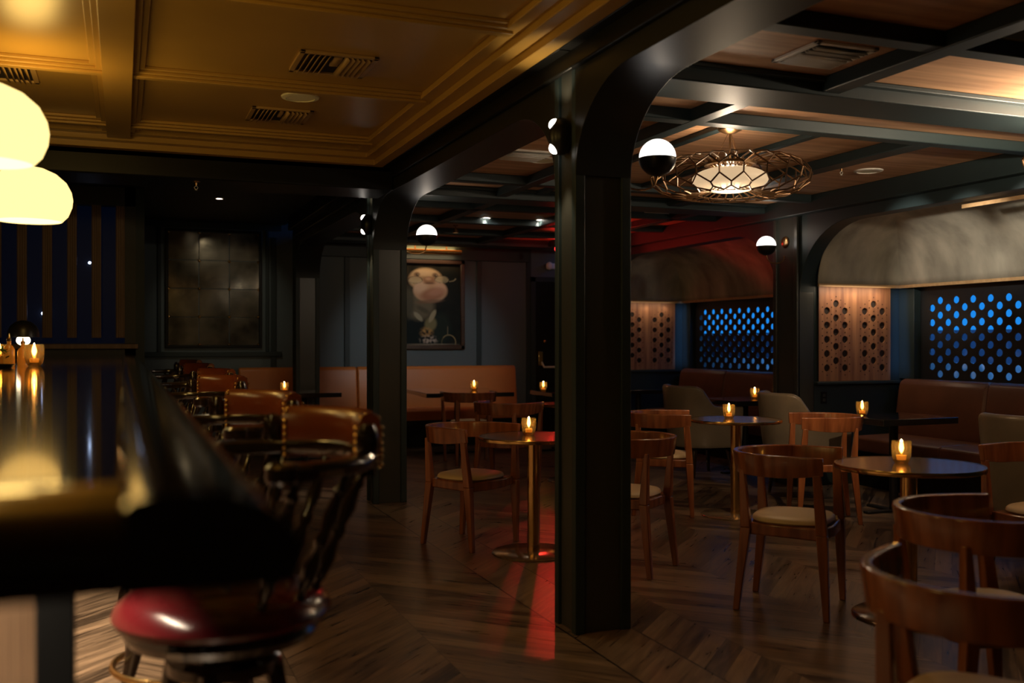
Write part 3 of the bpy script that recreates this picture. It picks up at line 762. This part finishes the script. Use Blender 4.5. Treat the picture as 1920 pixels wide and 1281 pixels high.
# antique mirror
t = thing('antique_mirror', 'foxed antique mirror of twelve tiles with rosettes on the dark wall', 'mirror', (1.07, YF-.001, 2.02))
mw, mh = 1.10, 1.42
obj('frame', box(box(box(box(B(), -mw/2-.03, -mw/2, -.04, 0, -mh/2-.03, mh/2+.03), mw/2, mw/2+.03, -.04, 0, -mh/2-.03, mh/2+.03), -mw/2, mw/2, -.04, 0, -mh/2-.03, -mh/2), -mw/2, mw/2, -.04, 0, mh/2, mh/2+.03), 'black', t, .004)
for j in range(4):
    for i in range(3):
        x0, z0 = -mw/2+mw/3*i, -mh/2+mh/4*j
        bm = B(); e = .004; g = bm.verts.new
        tx, tz = random.uniform(-.012, .012), random.uniform(-.012, .012)
        box(bm, x0+e, x0+mw/3-e, -.014, -.004, z0+e, z0+mh/4-e)
        for v in bm.verts: v.co.y += (v.co.x-x0-mw/6)*tx+(v.co.z-z0-mh/8)*tz
        obj('mirror_tile', bm, 'mirror', t, .002)
for j in range(5):
    for i in range(4):
        obj('rosette', lathe(B(), [(0, .016), (.010, .013), (.018, .004), (.02, 0)], 14, (-mw/2+mw/3*i*.985+.008, -.014, -mh/2+mh/4*j*.985+.01), Matrix.Rotation(PI/2, 4, 'X')), 'brass', t)
# little round wall light and red beacon near the door
t = thing('emergency_light', 'small round white lamp on the far wall above the door', 'wall lamp', (5.62, YF, H+1.07))
obj('housing', box(B(), -.02, .12, -.05, 0, -.04, .04), 'white', t, .01)
obj('lamp_head', lathe(B(), [(0, .02), (.035, .018), (.055, .0), (.03, -.05), (0, -.05)], 24, (0, -.09, 0), Matrix.Rotation(PI/2, 4, 'X')), 'white', t)
t = thing('red_lamp', 'small red beacon lamp hanging beyond the foreground column', 'lamp', (5.16, 11.6, CZ), 0)
obj('stem', lathe(B(), [(.03, 0), (.03, -.01), (.006, -.012), (.006, -.12)], 12), 'blackmetal', t)
obj('red_bulb', ball(B(), (0, 0, -.15), .035), 'redlamp', t)

# ================================================================== BAR
bz = 1.235; bx = .137; by0, by1 = .81, 10.36
t = thing('bar_counter', 'long dark lacquered bar counter running away along the left side', 'bar counter', (0, 0, 0))
obj('counter_top', box(B(), -.95, .0, by0+.13, by1, bz-.05, bz-.004), 'barwood', t, .003)
def rail_prof():
    return [(0, -.05), (0, -.002), (.008, .004), (.03, .008), (.07, .006), (.105, -.004), (.128, -.022), (.137, -.040), (.136, -.058), (.128, -.070), (0, -.070)]
bm = B(); prism(bm, [(x, bz+z) for x, z in rail_prof()], by0+.0, by1, 'y')
obj('arm_rail', bm, 'barwood', t, 0, 50)
bm = B(); prism(bm, [(by0+.137-x, bz+z) for x, z in rail_prof()], -.95, .0, 'x')
obj('end_rail', bm, 'barwood', t, 0, 50)
obj('apron', box(box(B(), -.93, -.02, by0+.10, by0+.13, bz-.085, bz-.05), -.04, -.02, by0+.13, by1, bz-.085, bz-.05), 'black', t)
obj('bar_front', box(B(), -.42, -.30, 2.1, by1, 0, bz-.05), 'barbody', t)
obj('corner_post', box(B(), -.128, -.072, 1.73, 1.79, 0, bz-.05), 'dimpost', t, .004)
obj('foot_post', tube(B(), [(-.32, 2.1, 1.15), (-.30, 2.1, .8), (-.27, 2.1, .55), (-.21, 2.1, .3), (-.19, 2.1, 0)], [.03, .05, .04, .022, .02], 10), 'black', t)

# ------------------------------------------------------------------ bar stools
def stool_proto():
    t = thing('bar_stool', '', 'bar stool', (0, 0, 0), 0, 'leather backed bar stools along the bar')
    # seat
    obj('seat', lathe(B(), [(0, .795), (.08, .793), (.16, .785), (.215, .768), (.245, .745), (.252, .725), (.245, .71), (.20, .70), (0, .70)], 40), 'oxblood', t)
    obj('seat_ring', lathe(B(), [(.17, .70), (.222, .70), (.228, .685), (.215, .665), (.12, .655), (0, .655)], 36), 'stoolwood', t)
    obj('swivel', lathe(B(), [(.10, .655), (.10, .62), (.13, .61), (.13, .585), (0, .585)], 28), 'stoolwood', t)
    prof = [(0, .016), (.05, .020), (.09, .014), (.12, .024), (.2, .028), (.28, .018), (.31, .026), (.34, .026), (.37, .016), (.45, .022), (.62, .030), (.74, .022), (.78, .030), (.82, .030), (.85, .022), (1, .026)]
    for k in range(4):
        a = PI/4+PI/2*k
        obj('leg', turned(B(), (.245*math.cos(a), .245*math.sin(a), 0), (.115*math.cos(a), .115*math.sin(a), .60), prof), 'stoolwood', t)
    obj('foot_ring', tube(B(), [(.232*math.cos(2*PI*k/36), .232*math.sin(2*PI*k/36), .31) for k in range(36)], .011, 8, closed=True), 'brass', t)
    # horseshoe arm (opens to +Y)
    path, ups = [], []
    def arc(deg, r): a = math.radians(deg); return (r*math.sin(a), -r*math.cos(a))
    R = .285
    for d_ in range(-104, 105, 8):
        x, y = arc(d_, R+.012*(abs(d_) > 95)); f = max(0, (70-abs(d_))/70)
        path.append((x, y-.065, 1.075+.01*f)); ups.append(1)
    obj('arm_rail', band(B(), path, ups, [(-.028, -.02), (-.032, 0), (-.026, .016), (.022, .018), (.032, .004), (.028, -.02)]), 'stoolwood', t, .004)
    for s in (-1, 1):
        x, y = arc(106*s, R+.012)
        obj('arm_scroll', lathe(B(), [(0, -.024), (.03, -.024), (.038, -.014), (.038, .014), (.03, .022), (0, .022)], 18, (x, y-.065, 1.073)), 'stoolwood', t)
    # crest with leather
    path, ups = [], []
    for d_ in range(-40, 41, 5):
        x, y = arc(d_, R+.004); path.append((x, y-.065, 1.052)); ups.append(1)
    pr = [(-.018, 0), (-.028, .03), (-.030, .07), (-.026, .105), (-.012, .128), (.008, .134), (.026, .122), (.030, .08), (.026, .03), (.018, 0)]
    pad = obj('back_pad', band(B(), path, ups, pr), 'cognac', t, 0, 50)
    for s in (-1, 1):
        bm = B()
        for side in (-1, 1):
            for j in range(6):
                x, y = arc(s*(38.5), R+.004+side*.030); ball(bm, (x, y-.065, 1.056+.018*j), .0072, 1, 8)
        for j in range(4):
            x, y = arc(s*38.5, R-.014+.013*j); ball(bm, (x, y-.065, 1.174+.006*(1-abs(j-1.5))), .0068, 1, 8)
        obj('nailhead_trim', bm, 'brass', pad)['kind'] = 'stuff'
    for s in (-1, 1):
        x, y = arc(47*s, R+.006)
        obj('crest_scroll', lathe(B(), [(0, 1.03), (.022, 1.035), (.018, 1.06), (.024, 1.08), (.029, 1.11), (.026, 1.14), (.018, 1.16), (0, 1.165)], 14, (x, y-.065, 0)), 'stoolwood', t)
    sp = [(0, .009), (.08, .012), (.12, .009), (.16, .015), (.30, .020), (.42, .011), (.46, .017), (.50, .017), (.54, .011), (.66, .019), (.80, .012), (.84, .016), (.88, .010), (1, .012)]
    for d_ in (-98, -68, -40, -14, 14, 40, 68, 98):
        x0, y0 = arc(d_, .205); x1, y1 = arc(d_, R)
        obj('spindle', turned(B(), (x0, y0, .745), (x1, y1-.065, 1.065), sp, 10), 'stoolwood', t)
    return t
st = stool_proto()
SF = rz_face(-.92, -.40)
STOOLS = [(.225, 2.46, SF, 'nearest bar stool, oxblood seat partly hidden by the bar end'),
          (.20, 3.45, SF+.12, 'second bar stool from the viewer, with brass foot ring in view'),
          (.22, 5.20, SF+.12, 'third bar stool from the viewer, before the far candle table'),
          (.30, 6.56, SF+.08, 'fourth bar stool from the viewer, half hidden by the third'),
          (.31, 8.25, SF+.1, 'fifth bar stool from the viewer, near the bar far end'),
          (.33, 9.85, SF, 'farthest bar stool at the far end of the bar')]
for i, (x, y, r, lab) in enumerate(STOOLS):
    if i == 0: st.location = (x, y, 0); st.rotation_euler = (0, 0, r); st['label'] = lab
    else: dup(st, (x, y, 0), r, lab)

# ------------------------------------------------------------------ things on the bar
def votive_proto():
    t = thing('votive_candle', '', 'candle', (0, 0, 0), 0, 'amber glass votive candles')
    obj('glass_cup', lathe(B(), [(0, .0), (.030, 0), (.040, .014), (.047, .045), (.049, .080), (.046, .112), (.0445, .112), (.0465, .080), (.0445, .045), (.037, .018), (0, .016)], 28), 'amberglass', t)
    obj('wax', lathe(B(), [(0, .017), (.022, .018), (.024, .040), (0, .038)], 20), 'wax', t)
    obj('flame', lathe(B(), [(0, .050), (.008, .060), (.0125, .076), (.009, .096), (.003, .116), (0, .122)], 12), 'flame', t)
    return t
vp = votive_proto(); vused = [False]
def votive(x, y, z, lab, e=.55):
    light('candle_light', 'POINT', (x, y, z+.085), e, (1, .55, .2), .012)
    if not vused[0]: vused[0] = True; vp.location = (x, y, z); vp['label'] = lab; return vp
    return dup(vp, (x, y, z), random.uniform(0, 6), lab)
votive(-.43, 5.75, bz-.0025, 'votive candle in tall glass on the bar beside the bottles', 1.6)
def bottle(x, y, lab, h=.17, m='liquor'):
    t = thing('bitters_bottle', lab, 'bottle', (x, y, bz-.004), 0, 'small bottles on the bar')
    s = h/.17
    obj('body', lathe(B(), [(0, 0), (.026, 0), (.028, .01), (.028, .085*s), (.022, .10*s), (.010, .112*s), (.010, .135*s)], 22), m, t)
    obj('dasher_cap', lathe(B(), [(.012, .130*s), (.012, .145*s), (.005, .150*s), (.003, .17*s), (0, .172*s)], 14), 'brass', t)
bottle(-.545, 5.72, 'small amber bottle with dasher top left of the bar candle'); bottle(-.655, 5.66, 'small amber bottle with dasher top at the left picture edge')
votive(-.62, 6.02, bz-.0025, 'second votive candle on the bar, behind the bottles', 1.2)
bottle(-.50, 5.95, 'small bottle standing behind the bar candle', .15)
t = thing('garnish_tray', 'dark tray of citrus and mint on the bar left of the candle', 'tray', (-.62, 5.38, bz-.003))
obj('tray', lathe(B(), [(0, 0), (.12, 0), (.135, .018), (.13, .018), (.118, .006), (0, .006)], 32), 'blackmetal', t)
t.scale = (1, 1, 1)
tag(obj('orange', ball(B(), (-.64, 5.36, bz+.043), .040, 1, 20), 'fruit'), 'orange resting on the dark tray on the bar', 'orange', 'fruit on the tray')
tag(obj('orange', ball(B(), (-.70, 5.42, bz+.043), .040, 1, 20), 'fruit'), 'orange at the far left on the tray on the bar', 'orange', 'fruit on the tray')
bm = B()
for k in range(46):
    a = random.uniform(0, 2*PI); r = random.uniform(0, .045); c = Vector((-.555+r*math.cos(a), 5.36+r*math.sin(a), bz+.035+random.uniform(0, .055)))
    d1 = Vector((random.uniform(-1, 1), random.uniform(-1, 1), random.uniform(-.2, 1))).normalized()*.018; d2 = d1.cross(Vector((0, 0, 1))).normalized()*.009
    bm.faces.new([bm.verts.new(c-d1), bm.verts.new(c+d2), bm.verts.new(c+d1), bm.verts.new(c-d2)])
tag(obj('mint_sprigs', bm, 'mint'), 'bunch of green mint leaves on the tray on the bar', 'mint')['kind'] = 'stuff'
def cocktail_glass(x, y, lab):
    t = thing('rocks_glass', lab, 'glass', (x, y, bz-.004), 0, 'glasses on the bar')
    obj('glass', lathe(B(), [(0, 0), (.032, 0), (.036, .05), (.038, .09), (.036, .09), (.034, .05), (.030, .01), (0, .01)], 24), 'clearglass', t)
    obj('drink', lathe(B(), [(0, .012), (.029, .012), (.033, .05), (0, .05)], 20), 'liquor', t)
cocktail_glass(-.60, 5.90, 'clear glass of amber drink behind the bottles on the bar')
def dome_lamp(x, y, lab):
    t = thing('bar_lamp', lab, 'table lamp', (x, y, bz-.0025), 0, 'small dark domed lamps on the bar')
    obj('base', lathe(B(), [(0, 0), (.05, 0), (.05, .01), (.008, .016), (.008, .17)], 24), 'brassdark', t)
    obj('lamp_shade', lathe(B(), [(.095, .155), (.092, .19), (.078, .225), (.05, .25), (.015, .262), (0, .263)], 32), 'blackmetal', t)
    obj('globe_bulb', ball(B(), (0, 0, .135), .042, .8), 'opalmouth2', t)
dome_lamp(-.59, 7.05, 'small black domed lamp on the bar behind the candle'); dome_lamp(-.80, 6.80, 'small black domed lamp on the bar at the left picture edge')

# ================================================================== LOUNGE FURNITURE
def chair_proto():
    t = thing('dining_chair', '', 'chair', (0, 0, 0), 0, 'curved back wooden chairs with cream seats')
    R = .282; zt = .69
    path = [(R+.0, .205, zt), (R+.003, .15, zt), (R+.003, .08, zt)]
    for k in range(0, 19):
        a = PI*k/18; path.append((R*math.cos(a), -.0-R*.98*math.sin(a)*1.0, zt))
    path += [(-R-.003, .08, zt), (-R-.003, .15, zt), (-R, .205, zt)]
    pr = [(-.016, .0), (.008, .0), (.022, .104), (.018, .110), (-.004, .110), (-.009, .104)]
    path = path[::-1]
    ups = [.80, .86, .94] + [1]*(len(path)-6) + [.94, .86, .80]
    for i, p in enumerate(path): path[i] = (p[0], p[1], zt+.110*(1-ups[i])*.9)
    obj('curved_rail', band(B(), path, ups, [(a, b) for a, b in pr]), 'chairwood', t, .003, 55)
    for s in (-1, 1):
        bm = B(); tapered(bm, (s*.238, .215, 0), (s*.252, .195, .42), .030, .046, .030, .054); tapered(bm, (s*.252, .195, .42), (s*.280, .175, .715), .046, .028, .054, .038)
        obj('front_leg', bm, 'chairwood', t, .005)
        bm = B(); tapered(bm, (s*.205, -.235, 0), (s*.185, -.190, .42), .030, .046, .032, .052); tapered(bm, (s*.185, -.190, .42), (s*.190, -.208, .715), .046, .036, .052, .026)
        obj('back_leg', bm, 'chairwood', t, .005)
    bm = B(); o_, i_ = [], []
    prism(bm, [(-.235, .19), (-.10, .225), (.10, .225), (.235, .19), (.19, -.17), (.10, -.205), (-.10, -.205), (-.19, -.17)], .385, .445, 'z')
    obj('seat_frame', bm, 'chairwood', t, .008)
    bm = B(); n = 32; rows = []
    for (f, z) in ((.94, .445), (1.0, .455), (.985, .468), (.93, .478), (.7, .486), (.35, .489)):
        row = []
        for k in range(n):
            a = 2*PI*k/n; c, s = math.cos(a), math.sin(a); sg = lambda v: math.copysign(abs(v)**.72, v)
            row.append(bm.verts.new((.212*f*sg(c), .01+.20*f*sg(s), z)))
        rows.append(row)
    for a, b in zip(rows, rows[1:]):
        for k in range(n): bm.faces.new((a[k], a[(k+1) % n], b[(k+1) % n], b[k]))
    bm.faces.new(rows[-1]); bm.faces.new(rows[0][::-1])
    obj('seat_cushion', bm, 'cream', t)
    return t
ch = chair_proto()
CH = [(3.21, 4.25, (.66, -.75), 'wooden chair facing the brass candle table right of the foreground column'),
      (2.18, 6.36, (.53, -.85), 'wooden chair left of the foreground column with its arm end toward us'),
      (2.82, 5.32, (-.62, .78), 'wooden chair partly hidden right behind the foreground column'),
      (4.02, 6.95, (.86, -.50), 'wooden chair left of the small brass table behind the column'),
      (4.98, 6.22, (-.80, .42), 'wooden chair right of the small brass table, back toward us'),
      (3.32, 8.65, (.60, .55), 'wooden chair behind the candle table, left of the foreground column'),
      (3.62, 10.55, (.1, 1), 'farthest wooden chair tucked at the square black table by the banquette'),
      (4.61, 3.88, (-.97, -.2), 'wooden chair cut by the right picture edge, beyond the candle table'),
      (2.72, 2.55, (.98, -.20), 'dark wooden chair in the right foreground, second from the viewer'),
      (1.985, 1.85, (.86, .50), 'blurred wooden chair in the bottom right corner, nearest to the viewer')]
for i, (x, y, f, lab) in enumerate(CH):
    r = rz_face(*f)
    if i == 0: ch.location = (x, y, 0); ch.rotation_euler = (0, 0, r); ch['label'] = lab
    else: dup(ch, (x, y, 0), r, lab)
def round_table_proto():
    t = thing('round_table', '', 'table', (0, 0, 0), 0, 'round brass edged pedestal tables')
    obj('tabletop', lathe(B(), [(0, .735), (.345, .735), (.345, .752), (0, .752)], 56), 'bronzetop', t)
    obj('edge_band', lathe(B(), [(.345, .730), (.352, .730), (.355, .742), (.352, .7535), (.345, .7535)], 56), 'brass', t)
    obj('pole', lathe(B(), [(.040, .01), (.040, .735)], 24), 'brass', t)
    obj('base', lathe(B(), [(0, 0), (.268, 0), (.27, .008), (.262, .013), (.042, .016), (0, .016)], 48), 'bronzetop', t)
    return t
rt = round_table_proto()
RT = [(3.62, 3.87, 'round brass edged table with candle at the right'),
      (2.46, 5.91, 'round brass edged table with candle left of the foreground column'),
      (4.47, 6.62, 'round brass edged table with candle behind, right of the foreground column'),
      (4.12, 8.85, 'round brass edged table mostly hidden behind the foreground column'),
      (3.33, 2.27, 'round table at the right picture edge inside the dark chair')]
for i, (x, y, lab) in enumerate(RT):
    if i == 0: rt.location = (x, y, 0); rt['label'] = lab
    else: dup(rt, (x, y, 0), 0, lab)
votive(3.62, 3.92, .7525, 'votive candle on the round table at the right', .7)
votive(2.46, 5.99, .7525, 'votive candle on the round table left of the foreground column', .6)
votive(4.46, 6.70, .7525, 'votive candle on the round table behind the column', .6)
votive(4.02, 8.80, .7525, 'votive candle glimpsed just left of the foreground column', .5)
def square_table(x, y, w_, d_, z, lab, rz=0):
    t = thing('square_table', lab, 'table', (x, y, 0), rz, 'black pedestal tables')
    obj('tabletop', box(B(), -w_/2, w_/2, -d_/2, d_/2, z-.05, z), 'blacktop', t, .004)
    obj('pole', lathe(B(), [(.035, .02), (.035, z-.05)], 20), 'blackmetal', t)
    bm = B(); box(bm, -.28, .28, -.03, .03, 0, .02); box(bm, -.03, .03, -.28, .28, 0, .02)
    obj('foot', bm, 'blackmetal', t, .004)
square_table(5.74, 6.30, .74, .60, .765, 'black rectangular table in front of the nearer booth')
square_table(6.02, 8.75, .70, .72, .765, 'black table with candle before the farther booth')
square_table(6.05, 11.10, .80, .66, .765, 'dark table with candle at the far end, right of the column')
square_table(3.80, 11.55, 1.05, 1.3, .765, 'black square table with candle before the tan banquette', math.radians(-4))
square_table(1.95, 11.55, .72, .70, .78, 'dark table with candle left of the second column, before the banquette')
square_table(5.12, 11.35, .60, .70, .74, 'dark table left of the door beside the banquette end')
votive(5.53, 6.42, .765, 'votive candle on the black table before the nearer booth', .5)
votive(6.12, 8.72, .765, 'votive candle on the black table before the farther booth', .5)
votive(5.78, 11.15, .765, 'votive candle on the far dark table right of the column', .4)
votive(4.00, 11.50, .765, 'votive candle on the square table before the tan banquette', .5)
votive(1.73, 11.60, .78, 'votive candle beyond the bar stools left of the second column', .5)
votive(4.92, 11.50, .74, 'small dim votive near the end of the tan banquette', .05)

# banquettes
def banq(name, label, x0, x1, yb, depth, leather, zs=.47, zt=1.04, seams=()):
    """bench against a wall at y=yb facing -Y"""
    t = thing(name, label, 'banquette', (0, 0, 0))
    y = yb
    xs = [x0]+list(seams)+[x1]
    for a, b in zip(xs, xs[1:]):
        e = .004
        bm = B(); prism(bm, [(y, zs-.02), (y-.20, zs-.02), (y-.20, zs+.06), (y-.14, zt-.06), (y-.125, zt-.02), (y-.09, zt), (y-.065, zt), (y, zt-.02)], a+e, b-e, 'x'); obj('backrest', bm, leather, t, .018)
        bm = B(); prism(bm, [(y, zs-.14), (y-depth, zs-.14), (y-depth-.01, zs-.10), (y-depth-.005, zs-.02), (y-depth+.03, zs), (y-.16, zs+.01), (y, zs)], a+e, b-e, 'x'); obj('seat', bm, leather, t, .012)
    obj('plinth', box(B(), x0, x1, y-depth+.06, y, 0, zs-.14), 'black', t)
    return t
banq('wall_banquette', 'tan leather banquette against the slate back wall beneath the portrait', 1.35, 5.08, YF-.03, .62, 'tan', .48, 1.03, (2.05, 5.0-2.15))
def booth(y0, y1, label):
    """bench along the booth wall (x = XW) facing -X, with a rounded end"""
    t = thing('booth_bench', label, 'banquette', (0, 0, 0))
    x = XW-.01; zs, zt = .47, 1.0
    n = max(1, round((y1-y0)/.95)); ys = [y0+(y1-y0)*i/n for i in range(n+1)]
    for i, (a, b) in enumerate(zip(ys, ys[1:])):
        e = .003
        bm = B(); prism(bm, [(x, zs-.02), (x-.22, zs-.02), (x-.23, zs+.06), (x-.17, zt-.07), (x-.15, zt-.02), (x-.11, zt), (x-.03, zt), (x, zt-.02)], a+e, b-e, 'y'); obj('backrest', bm, 'brownleather', t, .03 if i == n-1 else .014)
        bm = B(); prism(bm, [(x, zs-.14), (x-.70, zs-.14), (x-.71, zs-.10), (x-.705, zs-.02), (x-.67, zs), (x-.16, zs+.01), (x, zs)], a+e, b-e, 'y'); obj('seat', bm, 'brownleather', t, .012)
    obj('plinth', box(B(), x-.64, x, y0, y1, 0, zs-.14), 'black', t)
booth(4.4, 7.60, 'brown leather bench in the nearer booth under the blue screen')
booth(8.4, 11.65, 'dark brown leather bench in the farther booth')

def armchair_proto():
    t = thing('leather_armchair', '', 'armchair', (0, 0, 0), 0, 'grey leather barrel armchairs')
    R = .31; n = 40; out, inn = [], []
    pathp = []
    for k in range(n+1):
        a = math.radians(-128+256*k/n); pathp.append((a, R*math.sin(a), -R*math.cos(a)))
    pts = [(.28, .27), (.295, .15)]
    bm = B(); rings = []
    ang = [(-1, .30), (-1, .2), (-1, .1)]
    P = [(-.315, .28), (-.318, .19), (-.318, .10)]+[(R*1.02*math.sin(math.radians(d_)), -R*math.cos(math.radians(d_))) for d_ in range(-90, 91, 9)]+[(.318, .10), (.318, .19), (.315, .28)]
    N = len(P)
    for i, (x, y) in enumerate(P):
        q = P[min(i+1, N-1)]; p = P[max(i-1, 0)]; d_ = Vector((q[0]-p[0], q[1]-p[1], 0)).normalized(); o_ = Vector((d_.y, -d_.x, 0))
        f = max(0, min(1, (-y/R-.08)/.50)); f = f*f*(3-2*f); top = .715+.205*f; lean = .05*f
        ring = []
        for (a, z) in ((.0, .30), (.03+lean*.3, .45), (.035+lean, top-.02), (.02+lean, top), (-.015+lean, top), (-.035+lean, top-.025), (-.045, .47), (-.045, .30)):
            ring.append(bm.verts.new(Vector((x, y, z))+o_*a*(1)))
        rings.append(ring)
    for a, b in zip(rings, rings[1:]):
        for j in range(8): bm.faces.new((a[j], a[(j+1) % 8], b[(j+1) % 8], b[j]))
    bm.faces.new(rings[0][::-1]); bm.faces.new(rings[-1])
    obj('barrel_back', bm, 'greyleather', t, .012, 60, sub=1)
    bm = B(); prism(bm, [(-.27, .30), (.27, .30), (.27, 0), (.20, -.20), (.08, -.27), (-.08, -.27), (-.20, -.20), (-.27, 0)], .36, .48, 'z'); obj('seat_cushion', bm, 'greyleather', t, .03)
    bm = B(); prism(bm, [(-.29, .27), (.29, .27), (.29, 0), (.21, -.22), (.08, -.29), (-.08, -.29), (-.21, -.22), (-.29, 0)], .28, .36, 'z'); obj('seat_base', bm, 'black', t, .01)
    for sx, sy in ((-1, -1), (1, -1), (1, 1), (-1, 1)):
        obj('leg', tapered(B(), (sx*.24, sy*.22, 0), (sx*.21, sy*.19, .28), .024, .04), 'stoolwood', t, .003)
    return t
ac = armchair_proto()
AC = [(5.50, 8.76, (1, -.05), 'grey leather armchair behind the small round table, before the farther booth'),
      (5.56, 7.20, (.95, -.25), 'grey leather armchair left of the pilaster, before the nearer booth table'),
      (5.30, 4.50, (.93, .3), 'grey leather armchair at the right edge, its back toward us')]
for i, (x, y, f, lab) in enumerate(AC):
    r = rz_face(*f)
    if i == 0: ac.location = (x, y, 0); ac.rotation_euler = (0, 0, r); ac['label'] = lab
    else: dup(ac, (x, y, 0), r, lab)
